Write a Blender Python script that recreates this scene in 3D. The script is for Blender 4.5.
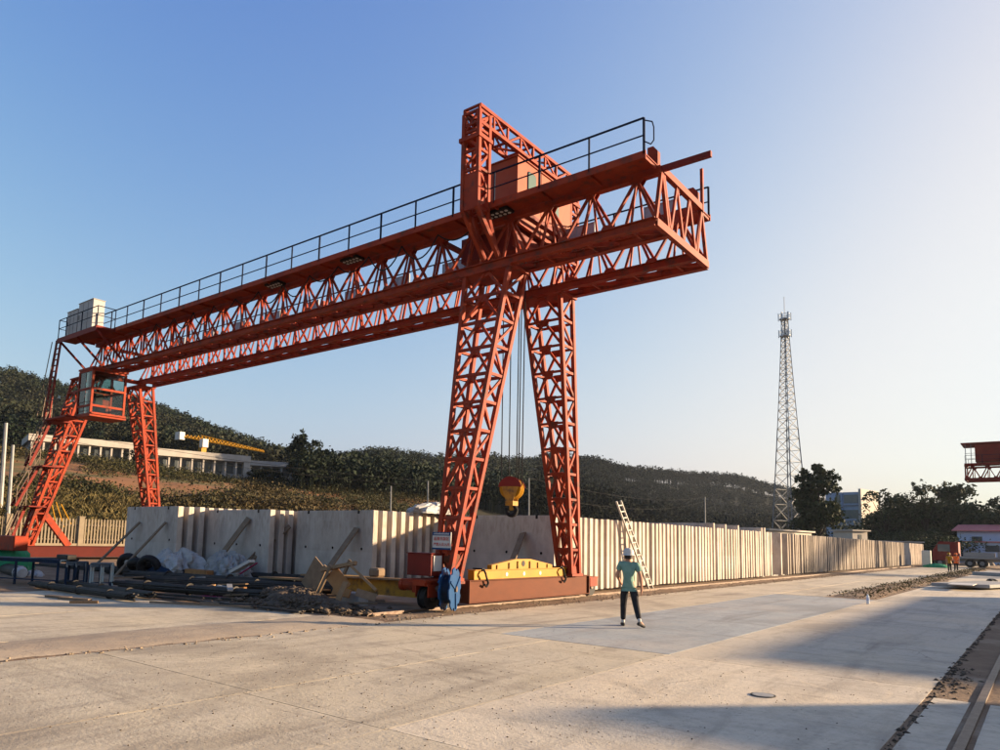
import bpy, bmesh, math, random
import numpy as np
from mathutils import Vector, Matrix
random.seed(7); RNG = np.random.default_rng(7)
for o in list(bpy.data.objects): bpy.data.objects.remove(o)
scene = bpy.context.scene
COL = scene.collection
R = math.radians

# ------------------------------------------------------------ camera, sky, sun, exposure
CX, CY, CAMH = 455.0, 454.0, 1.85            # principal point in photo pixels, eye height in metres
VP1, VP2 = (1050.0, 554.0), (-448.0, 516.0)  # vanishing points of the rails (+Y) and of the girders (-X)
FPX = math.sqrt(-((VP1[0]-CX)*(VP2[0]-CX)+(VP1[1]-CY)*(VP2[1]-CY)))
_Y = Vector((VP1[0]-CX, VP1[1]-CY, FPX)).normalized()
_X = -Vector((VP2[0]-CX, VP2[1]-CY, FPX)).normalized()
_Z = _X.cross(_Y)
if _Z.y > 0: _Z = -_Z
CAMLOC = Vector((0, 0, CAMH))
def ray(px, py):
    d = Vector((px-CX, py-CY, FPX)); return Vector((_X.dot(d), _Y.dot(d), _Z.dot(d)))
def G(px, py, z=0.0):
    d = ray(px, py); return CAMLOC + d*((z-CAMH)/d.z)
def AX(px, py, x):
    d = ray(px, py); return CAMLOC + d*(x/d.x)
def AY(px, py, y):
    d = ray(px, py); return CAMLOC + d*(y/d.y)
def AR(px, py, r):
    d = ray(px, py); return CAMLOC + d*(r/math.hypot(d.x, d.y))
def hor(px): return VP1[1]-0.02537*(VP1[0]-px)
cam = bpy.data.cameras.new('camera'); camo = bpy.data.objects.new('camera', cam); COL.objects.link(camo)
cam.sensor_fit = 'HORIZONTAL'; cam.sensor_width = 36; cam.lens = FPX/1000*36
cam.shift_x = (500-CX)/1000; cam.shift_y = (CY-375)/1000
cam.clip_start = 0.1; cam.clip_end = 8000
right = Vector((_X.x, _Y.x, _Z.x)); down = Vector((_X.y, _Y.y, _Z.y)); fwd = Vector((_X.z, _Y.z, _Z.z))
up = -down; back = -fwd
camo.matrix_world = Matrix(((right.x, up.x, back.x, 0), (right.y, up.y, back.y, 0), (right.z, up.z, back.z, CAMH), (0, 0, 0, 1)))
scene.camera = camo

SUN_AZ, SUN_EL = R(42.0), R(11.0)            # azimuth from +Y towards +X
sdir = Vector((math.sin(SUN_AZ)*math.cos(SUN_EL), math.cos(SUN_AZ)*math.cos(SUN_EL), math.sin(SUN_EL)))
w = bpy.data.worlds.new('World'); scene.world = w; w.use_nodes = True
nt = w.node_tree; nt.nodes.clear()
sky = nt.nodes.new('ShaderNodeTexSky'); sky.sky_type = 'NISHITA'; sky.sun_disc = False
sky.sun_elevation = SUN_EL; sky.sun_rotation = SUN_AZ
sky.altitude = 50; sky.air_density = 1.0; sky.dust_density = 4.0; sky.ozone_density = 4.2
bg = nt.nodes.new('ShaderNodeBackground'); bg.inputs[1].default_value = 0.13
wo = nt.nodes.new('ShaderNodeOutputWorld')
# the camera's film response to the sky: a soft shoulder for each colour channel, the same over the whole dome
sc = nt.nodes.new('ShaderNodeSeparateColor'); cc_ = nt.nodes.new('ShaderNodeCombineColor'); nt.links.new(sky.outputs[0], sc.inputs[0])
def mth(op, x, val=None):
    m = nt.nodes.new('ShaderNodeMath'); m.operation = op
    for i, v in enumerate((x, val)):
        if v is None: continue
        if isinstance(v, float): m.inputs[i].default_value = v
        else: nt.links.new(v, m.inputs[i])
    return m.outputs[0]
for i, (mx_, g_, k_) in enumerate(((0.82, 1.8, 0.89), (0.86, 1.65, 1.33), (0.95, 0.85, 1.54))):
    e_ = mth('EXPONENT', mth('MULTIPLY', mth('POWER', mth('DIVIDE', sc.outputs[i], k_), g_), -1.0))
    nt.links.new(mth('MULTIPLY', mth('SUBTRACT', 1.0, e_), mx_*2.26), cc_.inputs[i])
nt.links.new(cc_.outputs[0], bg.inputs[0]); nt.links.new(bg.outputs[0], wo.inputs[0])
sun = bpy.data.lights.new('sun', 'SUN'); sun.energy = 5.0; sun.angle = R(1.4); sun.color = (1.0, 0.74, 0.47)
suno = bpy.data.objects.new('sun', sun); COL.objects.link(suno)
suno.rotation_euler = sdir.to_track_quat('Z', 'Y').to_euler(); suno.location = (30, 30, 40)
scene.view_settings.view_transform = 'Standard'; scene.view_settings.look = 'None'
scene.view_settings.exposure = 1.84; scene.view_settings.gamma = 1.0

# ------------------------------------------------------------ materials
def mat(name, c1, c2=None, scale=4.0, rough=0.7, bump=0.0, bscale=30.0, c3=None, s3=0.6, t3=(0.55, 0.75),
        metal=0.0, island=0.0, objrand=0.0, stretch=None, transl=0.0, coords='Object', spec=0.12, detail=6.0):
    m = bpy.data.materials.new(name); m.use_nodes = True
    N, L = m.node_tree.nodes, m.node_tree.links
    p = N['Principled BSDF']; out = N['Material Output']
    p.inputs['Roughness'].default_value = rough; p.inputs['Metallic'].default_value = metal
    p.inputs['Specular IOR Level'].default_value = spec
    c2 = c2 or tuple(v*0.75 for v in c1)
    if coords == 'World':
        tc = N.new('ShaderNodeNewGeometry'); co = tc.outputs['Position']
    else:
        tc = N.new('ShaderNodeTexCoord'); co = tc.outputs['Object']
    if stretch:
        mp = N.new('ShaderNodeMapping'); mp.inputs['Scale'].default_value = stretch; L.new(co, mp.inputs[0]); co2 = mp.outputs[0]
    else: co2 = co
    if objrand:
        oi = N.new('ShaderNodeObjectInfo'); ad = N.new('ShaderNodeVectorMath'); ad.operation = 'ADD'
        sc = N.new('ShaderNodeMath'); sc.operation = 'MULTIPLY'; sc.inputs[1].default_value = 57.0
        L.new(oi.outputs['Random'], sc.inputs[0]); L.new(co2, ad.inputs[0]); L.new(sc.outputs[0], ad.inputs[1]); co2 = ad.outputs[0]
    n1 = N.new('ShaderNodeTexNoise'); n1.inputs['Scale'].default_value = scale; n1.inputs['Detail'].default_value = detail
    n1.inputs['Roughness'].default_value = 0.62; L.new(co2, n1.inputs['Vector'])
    r1 = N.new('ShaderNodeValToRGB'); r1.color_ramp.elements[0].position = 0.32; r1.color_ramp.elements[1].position = 0.68
    r1.color_ramp.elements[0].color = (*c1, 1); r1.color_ramp.elements[1].color = (*c2, 1)
    L.new(n1.outputs['Fac'], r1.inputs[0]); col = r1.outputs[0]
    if c3:
        n3 = N.new('ShaderNodeTexNoise'); n3.inputs['Scale'].default_value = s3; n3.inputs['Detail'].default_value = 8.0
        n3.inputs['Roughness'].default_value = 0.65; L.new(co2, n3.inputs['Vector'])
        r3 = N.new('ShaderNodeMapRange'); r3.inputs['From Min'].default_value = t3[0]; r3.inputs['From Max'].default_value = t3[1]
        L.new(n3.outputs['Fac'], r3.inputs['Value'])
        mx = N.new('ShaderNodeMix'); mx.data_type = 'RGBA'; L.new(r3.outputs[0], mx.inputs[0]); L.new(col, mx.inputs[6]); mx.inputs[7].default_value = (*c3, 1)
        col = mx.outputs[2]
    for amt, kind in ((island, 'i'), (objrand, 'o')):
        if amt:
            if kind == 'i':
                gi = N.new('ShaderNodeNewGeometry'); rv = gi.outputs['Random Per Island']
            else: rv = oi.outputs['Random']
            mr = N.new('ShaderNodeMapRange'); mr.inputs['To Min'].default_value = 1-amt; mr.inputs['To Max'].default_value = 1+amt
            L.new(rv, mr.inputs['Value'])
            hs = N.new('ShaderNodeHueSaturation'); L.new(col, hs.inputs['Color']); L.new(mr.outputs[0], hs.inputs['Value']); col = hs.outputs[0]
    L.new(col, p.inputs['Base Color'])
    if bump:
        nb = N.new('ShaderNodeTexNoise'); nb.inputs['Scale'].default_value = bscale; nb.inputs['Detail'].default_value = 5; L.new(co2, nb.inputs['Vector'])
        b = N.new('ShaderNodeBump'); b.inputs['Strength'].default_value = min(1.0, bump); b.inputs['Distance'].default_value = 0.02
        L.new(nb.outputs['Fac'], b.inputs['Height']); L.new(b.outputs[0], p.inputs['Normal'])
    if transl:
        tr = N.new('ShaderNodeBsdfTranslucent'); L.new(col, tr.inputs[0]); ms = N.new('ShaderNodeMixShader'); ms.inputs[0].default_value = transl
        L.new(p.outputs[0], ms.inputs[1]); L.new(tr.outputs[0], ms.inputs[2]); L.new(ms.outputs[0], out.inputs['Surface'])
    return m

M = {}
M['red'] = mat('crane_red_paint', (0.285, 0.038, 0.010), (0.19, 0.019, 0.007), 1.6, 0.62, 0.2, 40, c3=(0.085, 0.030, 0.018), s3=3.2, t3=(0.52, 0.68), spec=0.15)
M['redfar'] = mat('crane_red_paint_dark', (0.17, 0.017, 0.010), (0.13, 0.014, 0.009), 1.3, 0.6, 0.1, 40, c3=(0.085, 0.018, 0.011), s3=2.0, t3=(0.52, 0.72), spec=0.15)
M['redshaded'] = mat('crane_red_paint_shaded', (0.075, 0.010, 0.007), (0.055, 0.008, 0.006), 1.3, 0.7, 0.1, 40)  # crane red darkened to stand in for shade on the far end beam
M['housered'] = mat('house_red_paint', (0.29, 0.068, 0.031), (0.24, 0.054, 0.025), 2.0, 0.6, 0.06, 20, c3=(0.24, 0.08, 0.045), s3=3.0, t3=(0.56, 0.8), spec=0.15)
M['primer'] = mat('faded_red_beam', (0.115, 0.034, 0.014), (0.092, 0.027, 0.012), 1.5, 0.7, 0.12, 30, c3=(0.085, 0.030, 0.015), s3=2.5, t3=(0.55, 0.8), stretch=(1, 1, 3))
M['navy'] = mat('navy_rail_paint', (0.006, 0.010, 0.026), (0.010, 0.015, 0.034), 6, 0.75, spec=0.05)
M['black'] = mat('black_rubber', (0.012, 0.012, 0.013), (0.022, 0.021, 0.02), 8, 0.55)
M['rope'] = mat('steel_rope', (0.022, 0.022, 0.024), (0.014, 0.014, 0.014), 20, 0.8, spec=0.05)
M['steel'] = mat('worn_rail_steel', (0.14, 0.11, 0.09), (0.09, 0.06, 0.045), 7, 0.5, 0.2, 40, metal=0.5)
M['yellow'] = mat('yellow_paint', (0.37, 0.185, 0.006), (0.31, 0.145, 0.006), 3, 0.45, 0.05, 20, c3=(0.36, 0.18, 0.03), s3=3.5, t3=(0.62, 0.78))
M['yellowdirty'] = mat('dirty_yellow_paint', (0.42, 0.22, 0.03), (0.28, 0.15, 0.03), 4, 0.6, 0.1, 20, c3=(0.08, 0.06, 0.04), s3=4, t3=(0.5, 0.7))
M['blue'] = mat('blue_paint', (0.014, 0.060, 0.16), (0.011, 0.045, 0.12), 4, 0.45)
M['darkblue'] = mat('dark_blue_steel', (0.012, 0.030, 0.066), (0.016, 0.022, 0.035), 5, 0.8, spec=0.05)
M['whitepaint'] = mat('white_paint', (0.52, 0.50, 0.46), (0.45, 0.43, 0.39), 5, 0.5)
M['greybox'] = mat('grey_cabinet_paint', (0.36, 0.355, 0.34), (0.30, 0.295, 0.285), 3, 0.5)
M['mesh'] = mat('grey_mesh_panel', (0.30, 0.31, 0.33), (0.24, 0.25, 0.27), 10, 0.5)
M['alu'] = mat('pale_aluminium', (0.40, 0.38, 0.345), (0.33, 0.31, 0.28), 6, 0.5)
M['panel'] = mat('precast_concrete', (0.51, 0.45, 0.39), (0.41, 0.36, 0.31), 2.6, 0.88, 0.4, 22, c3=(0.25, 0.22, 0.195), s3=0.9, t3=(0.5, 0.8), objrand=0.11, stretch=(1, 1, 0.55))
def cast_marks(m):
    """formwork stains near the top and a damp foot on the precast faces"""
    N, L = m.node_tree.nodes, m.node_tree.links; p = N['Principled BSDF']; src = p.inputs['Base Color'].links[0].from_socket
    tc = N.new('ShaderNodeTexCoord'); sx = N.new('ShaderNodeSeparateXYZ'); L.new(tc.outputs['Object'], sx.inputs[0])
    oi = N.new('ShaderNodeObjectInfo'); col = src
    for z0, z1, sc, th, tone in ((1.65, 2.05, (9, 9, 2.5), (0.46, 0.66), 0.80), (0.75, 0.25, (2.5, 2.5, 1.2), (0.38, 0.66), 0.76), (1.2, 1.24, (0.8, 0.8, 0.3), (0.35, 0.65), 0.92)):
        r = N.new('ShaderNodeMapRange'); r.inputs['From Min'].default_value = z0; r.inputs['From Max'].default_value = z1; L.new(sx.outputs[2], r.inputs['Value'])
        mp = N.new('ShaderNodeMapping'); mp.inputs['Scale'].default_value = sc; L.new(tc.outputs['Object'], mp.inputs[0])
        cb = N.new('ShaderNodeCombineXYZ'); mu = N.new('ShaderNodeMath'); mu.operation = 'MULTIPLY'; mu.inputs[1].default_value = 91.0; L.new(oi.outputs['Random'], mu.inputs[0]); L.new(mu.outputs[0], cb.inputs[0]); L.new(cb.outputs[0], mp.inputs['Location'])
        n = N.new('ShaderNodeTexNoise'); n.inputs['Scale'].default_value = 1.0; n.inputs['Detail'].default_value = 6; L.new(mp.outputs[0], n.inputs['Vector'])
        q = N.new('ShaderNodeMapRange'); q.inputs['From Min'].default_value = th[0]; q.inputs['From Max'].default_value = th[1]; L.new(n.outputs['Fac'], q.inputs['Value'])
        f = N.new('ShaderNodeMath'); f.operation = 'MULTIPLY'; L.new(r.outputs[0], f.inputs[0]); L.new(q.outputs[0], f.inputs[1])
        x = N.new('ShaderNodeMix'); x.data_type = 'RGBA'; x.blend_type = 'MULTIPLY'; L.new(f.outputs[0], x.inputs[0]); L.new(col, x.inputs[6]); x.inputs[7].default_value = (tone, tone*.97, tone*.94, 1); col = x.outputs[2]
    L.new(col, p.inputs['Base Color'])
cast_marks(M['panel'])
M['panelold'] = mat('weathered_precast_concrete', (0.36, 0.315, 0.27), (0.28, 0.245, 0.205), 2.6, 0.9, 0.4, 22, c3=(0.19, 0.165, 0.14), s3=1.1, t3=(0.46, 0.72), objrand=0.16, stretch=(1, 1, 0.4)); cast_marks(M['panelold'])
M['panelhole'] = mat('dark_hole', (0.02, 0.02, 0.02), (0.03, 0.03, 0.03), 5, 0.9)
M['concgrey'] = mat('grey_cast_concrete', (0.30, 0.30, 0.29), (0.24, 0.235, 0.225), 5, 0.85, 0.3, 25)
M['wood'] = mat('raw_timber', (0.27, 0.165, 0.085), (0.19, 0.115, 0.06), 5, 0.8, 0.2, 30, stretch=(6, 6, 1))
M['woodgrey'] = mat('weathered_timber', (0.21, 0.15, 0.10), (0.145, 0.105, 0.072), 5, 0.85, 0.2, 30)
M['ply'] = mat('plywood_orange', (0.32, 0.16, 0.06), (0.25, 0.12, 0.048), 4, 0.7)
M['pvc'] = mat('black_plastic_pipe', (0.018, 0.0165, 0.0155), (0.034, 0.029, 0.025), 3, 0.62, c3=(0.07, 0.055, 0.04), s3=2.2, t3=(0.55, 0.8), spec=0.2)
M['tarp'] = mat('white_tarpaulin', (0.42, 0.41, 0.40), (0.30, 0.295, 0.29), 4, 0.6, 0.3, 6)
M['magenta'] = mat('magenta_strip', (0.32, 0.02, 0.08), (0.24, 0.02, 0.06), 4, 0.6)
M['fence'] = mat('cream_concrete_fence', (0.22, 0.18, 0.13), (0.17, 0.138, 0.098), 3, 0.9)
M['bwhite'] = mat('white_render', (0.44, 0.40, 0.35), (0.35, 0.32, 0.28), 0.8, 0.85)
M['bdark'] = mat('dark_opening', (0.05, 0.06, 0.065), (0.07, 0.08, 0.085), 0.7, 0.35)
M['bgrey'] = mat('grey_render', (0.30, 0.30, 0.30), (0.25, 0.25, 0.25), 0.8, 0.8)
M['bblue'] = mat('blue_tile_facade', (0.24, 0.31, 0.43), (0.20, 0.265, 0.375), 1.5, 0.6)
M['paleblue'] = mat('pale_blue_cladding', (0.42, 0.50, 0.66), (0.38, 0.46, 0.62), 1.5, 0.6)
M['roofred'] = mat('red_sheet_roof', (0.50, 0.16, 0.15), (0.44, 0.13, 0.12), 1.5, 0.55)
M['glassdark'] = mat('window_glass', (0.06, 0.09, 0.10), (0.09, 0.12, 0.12), 1.2, 0.12, spec=0.5)
M['glasspale'] = mat('pale_window_glass', (0.085, 0.135, 0.12), (0.07, 0.115, 0.10), 1.2, 0.25, spec=0.2)
M['galv'] = mat('galvanised_steel', (0.20, 0.205, 0.21), (0.15, 0.155, 0.16), 3, 0.5, metal=0.2)
M['antenna'] = mat('pale_antenna', (0.45, 0.50, 0.52), (0.40, 0.44, 0.46), 3, 0.5)
M['truckred'] = mat('truck_red', (0.19, 0.024, 0.018), (0.15, 0.02, 0.016), 3, 0.5)
M['orangevest'] = mat('orange_vest', (0.80, 0.16, 0.03), (0.72, 0.13, 0.03), 9, 0.8)
M['skin'] = mat('skin', (0.42, 0.22, 0.14), (0.38, 0.19, 0.12), 14, 0.6)
M['hair'] = mat('black_hair', (0.02, 0.016, 0.014), (0.03, 0.025, 0.02), 30, 0.6)
M['shirt'] = mat('green_tee', (0.185, 0.30, 0.235), (0.13, 0.225, 0.18), 9, 0.9, 1.0, 13)
M['trousers'] = mat('black_trousers', (0.016, 0.015, 0.018), (0.030, 0.028, 0.030), 8, 0.85, 1.0, 14)
M['shoe'] = mat('dark_shoe', (0.03, 0.028, 0.028), (0.05, 0.045, 0.04), 10, 0.6)
M['green'] = mat('green_net', (0.03, 0.26, 0.12), (0.03, 0.20, 0.10), 6, 0.7)
M['soil'] = mat('orange_soil', (0.26, 0.125, 0.055), (0.18, 0.088, 0.04), 0.12, 0.95, 0.6, 1.5, c3=(0.10, 0.085, 0.035), s3=0.09, t3=(0.46, 0.58), coords='World')
M['dirt'] = mat('brown_dirt', (0.22, 0.15, 0.095), (0.15, 0.10, 0.065), 2.2, 0.95, 0.9, 14, c3=(0.30, 0.235, 0.165), s3=0.7, t3=(0.5, 0.72), coords='World')
M['rubble'] = mat('dark_rubble', (0.10, 0.076, 0.056), (0.065, 0.050, 0.038), 5, 0.95, 0.9, 25, c3=(0.12, 0.09, 0.065), s3=3, t3=(0.55, 0.7), island=0.3)
M['stone'] = mat('pale_pebble', (0.25, 0.195, 0.135), (0.16, 0.125, 0.09), 4, 0.9, island=0.35, coords='World')
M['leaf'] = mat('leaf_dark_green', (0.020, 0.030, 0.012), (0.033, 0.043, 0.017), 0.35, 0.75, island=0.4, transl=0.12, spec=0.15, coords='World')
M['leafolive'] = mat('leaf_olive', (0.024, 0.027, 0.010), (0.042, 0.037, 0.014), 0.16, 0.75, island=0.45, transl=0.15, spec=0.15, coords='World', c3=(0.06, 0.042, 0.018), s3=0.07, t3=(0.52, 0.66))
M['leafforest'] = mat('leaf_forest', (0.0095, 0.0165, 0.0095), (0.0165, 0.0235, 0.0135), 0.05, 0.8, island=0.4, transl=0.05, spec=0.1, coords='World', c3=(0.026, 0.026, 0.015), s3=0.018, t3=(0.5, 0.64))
M['leafridge'] = mat('leaf_ridge', (0.0042, 0.0068, 0.0055), (0.0075, 0.0105, 0.0080), 0.05, 0.9, island=0.4, transl=0.03, spec=0.03, coords='World', c3=(0.010, 0.0105, 0.0075), s3=0.018, t3=(0.5, 0.64))  # ridge leaves darker than the nearer woods: the slope's shade is in the colour
M['straw'] = mat('dry_grass', (0.13, 0.10, 0.042), (0.085, 0.07, 0.026), 0.6, 0.8, island=0.35, transl=0.2, coords='World')
M['bark'] = mat('bark', (0.035, 0.028, 0.022), (0.022, 0.018, 0.014), 4, 0.9, 0.4, 20)
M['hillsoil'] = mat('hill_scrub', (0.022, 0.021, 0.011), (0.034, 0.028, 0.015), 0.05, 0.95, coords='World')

gl = bpy.data.materials.new('cab_glass'); gl.use_nodes = True; gn, gk = gl.node_tree.nodes, gl.node_tree.links
g1 = gn.new('ShaderNodeBsdfTransparent'); g1.inputs[0].default_value = (0.62, 0.72, 0.68, 1); g2 = gn.new('ShaderNodeBsdfGlossy'); g2.inputs['Roughness'].default_value = 0.08
g3 = gn.new('ShaderNodeMixShader'); gf = gn.new('ShaderNodeFresnel'); gf.inputs[0].default_value = 1.5
gk.new(gf.outputs[0], g3.inputs[0]); gk.new(g1.outputs[0], g3.inputs[1]); gk.new(g2.outputs[0], g3.inputs[2]); gk.new(g3.outputs[0], gn['Material Output'].inputs['Surface']); M['cabglass'] = gl

def concrete_ground(name, ca, cb, cstain, cdust):
    """cast slab: mottled, dusty, with tyre-worn streaks along the lanes and fine pitting"""
    m = bpy.data.materials.new(name); m.use_nodes = True
    N, L = m.node_tree.nodes, m.node_tree.links; p = N['Principled BSDF']
    p.inputs['Specular IOR Level'].default_value = 0.25
    pos = N.new('ShaderNodeNewGeometry').outputs['Position']
    def noise(scale, detail=7, rough=0.6, st=None, rot=0.0, dist=0.0):
        n = N.new('ShaderNodeTexNoise'); n.inputs['Scale'].default_value = scale; n.inputs['Detail'].default_value = detail
        n.inputs['Roughness'].default_value = rough; n.inputs['Distortion'].default_value = dist
        if st:
            mp = N.new('ShaderNodeMapping'); mp.inputs['Scale'].default_value = st; mp.inputs['Rotation'].default_value = (0, 0, rot)
            L.new(pos, mp.inputs[0]); L.new(mp.outputs[0], n.inputs['Vector'])
        else: L.new(pos, n.inputs['Vector'])
        return n.outputs['Fac']
    def rng(v, a, b, lo=0.0, hi=1.0):
        r = N.new('ShaderNodeMapRange'); r.inputs['From Min'].default_value = a; r.inputs['From Max'].default_value = b
        r.inputs['To Min'].default_value = lo; r.inputs['To Max'].default_value = hi; L.new(v, r.inputs['Value']); return r.outputs[0]
    def mix(f, a, b):
        x = N.new('ShaderNodeMix'); x.data_type = 'RGBA'; L.new(f, x.inputs[0])
        for i, v in ((6, a), (7, b)):
            if isinstance(v, tuple): x.inputs[i].default_value = (*v, 1)
            else: L.new(v, x.inputs[i])
        return x.outputs[2]
    oi = N.new('ShaderNodeObjectInfo')
    c = mix(rng(noise(0.45), 0.35, 0.66), ca, cb)
    c = mix(rng(noise(1.0, 8, 0.65, (1.6, 0.22, 1), 0.10, 0.6), 0.50, 0.70, 0, 0.8), c, cstain)      # worn wheel lanes
    c = mix(rng(noise(0.8, 8, 0.65, (0.3, 1.5, 1), 0.5, 1.2), 0.53, 0.72, 0, 0.65), c, cstain)      # turning marks
    c = mix(rng(noise(0.28, 9, 0.68), 0.47, 0.66, 0, 0.85), c, cdust)                                # tracked-in dust
    c = mix(rng(noise(8.0, 8, 0.8), 0.50, 0.66, 0, 0.55), c, cstain)
    c = mix(rng(noise(0.16, 10, 0.7, None, 0, 0.8), 0.53, 0.63, 0, 0.6), c, cstain)                        # old wet and oily patches
    c = mix(rng(noise(3.0, 10, 0.75, (0.35, 2.4, 1), 0.62, 0.3), 0.56, 0.68, 0, 0.55), c, cstain)       # fine drag marks
    ve = N.new('ShaderNodeTexVoronoi'); ve.feature = 'DISTANCE_TO_EDGE'; ve.inputs['Scale'].default_value = 0.21     # hairline cracks
    wv = N.new('ShaderNodeVectorMath'); wv.operation = 'ADD'; nn = N.new('ShaderNodeTexNoise'); nn.inputs['Scale'].default_value = 0.9; nn.inputs['Detail'].default_value = 8; L.new(pos, nn.inputs['Vector'])
    L.new(pos, wv.inputs[0]); L.new(nn.outputs['Color'], wv.inputs[1]); L.new(wv.outputs[0], ve.inputs['Vector'])
    mk = N.new('ShaderNodeMath'); mk.operation = 'MULTIPLY'; L.new(rng(ve.outputs['Distance'], 0.0035, 0.0012), mk.inputs[0]); L.new(rng(noise(0.25, 4), 0.48, 0.58, 0, 0.45), mk.inputs[1])
    c = mix(mk.outputs[0], c, tuple(v*0.4 for v in cstain))
    vo = N.new('ShaderNodeTexVoronoi'); vo.inputs['Scale'].default_value = 5.5; L.new(pos, vo.inputs['Vector'])
    spot = rng(vo.outputs['Distance'], 0.16, 0.05)
    mul = N.new('ShaderNodeMath'); mul.operation = 'MULTIPLY'; L.new(spot, mul.inputs[0]); L.new(rng(noise(0.33, 6), 0.48, 0.58, 0, 0.75), mul.inputs[1])
    c = mix(mul.outputs[0], c, tuple(v*0.55 for v in cstain))                                        # clods and oil spots
    for ax_, ay_, ar_, aw_ in ((-3.6, 10.9, 1.9, .05), (-3.6, 10.9, 2.35, .04), (-1.2, 12.6, 2.1, .05), (-6.0, 13.0, 5.4, .22), (-9.5, 3.0, 6.2, .18), (-9.5, 3.0, 7.9, .18), (-2.0, 24.0, 9.0, .3)):   # scuffed turning circles
        vm_ = N.new('ShaderNodeVectorMath'); vm_.operation = 'DISTANCE'; L.new(pos, vm_.inputs[0]); vm_.inputs[1].default_value = (ax_, ay_, 0)
        ab = N.new('ShaderNodeMath'); ab.operation = 'SUBTRACT'; L.new(vm_.outputs['Value'], ab.inputs[0]); ab.inputs[1].default_value = ar_
        ac = N.new('ShaderNodeMath'); ac.operation = 'ABSOLUTE'; L.new(ab.outputs[0], ac.inputs[0])
        md = N.new('ShaderNodeMath'); md.operation = 'MULTIPLY'; L.new(rng(ac.outputs[0], aw_, aw_*.2), md.inputs[0]); L.new(rng(noise(1.6, 5), 0.45, 0.62, 0, 0.5), md.inputs[1])
        c = mix(md.outputs[0], c, cdust if aw_ < .1 else cstain)
    hs = N.new('ShaderNodeHueSaturation'); L.new(c, hs.inputs['Color']); L.new(rng(oi.outputs['Random'], 0, 1, 0.93, 1.06), hs.inputs['Value'])
    L.new(hs.outputs[0], p.inputs['Base Color']); L.new(rng(noise(0.6), 0.3, 0.7, 0.72, 0.95), p.inputs['Roughness'])
    b1 = N.new('ShaderNodeBump'); b1.inputs['Strength'].default_value = 0.8; b1.inputs['Distance'].default_value = 0.012
    L.new(noise(24, 6, 0.7), b1.inputs['Height'])
    b2 = N.new('ShaderNodeBump'); b2.inputs['Strength'].default_value = 0.45; b2.inputs['Distance'].default_value = 0.02
    L.new(noise(2.2, 6, 0.65), b2.inputs['Height']); L.new(b1.outputs[0], b2.inputs['Normal'])
    L.new(b2.outputs[0], p.inputs['Normal'])
    return m
M['slabtan'] = concrete_ground('yard_concrete_tan', (0.50, 0.43, 0.315), (0.43, 0.368, 0.272), (0.215, 0.177, 0.13), (0.53, 0.445, 0.305))
M['slabblue'] = concrete_ground('yard_concrete_grey', (0.345, 0.365, 0.355), (0.28, 0.298, 0.292), (0.19, 0.187, 0.178), (0.40, 0.37, 0.32))
M['slabgrey'] = concrete_ground('yard_concrete_mixed', (0.545, 0.465, 0.345), (0.47, 0.41, 0.32), (0.27, 0.228, 0.175), (0.57, 0.465, 0.32))

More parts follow.
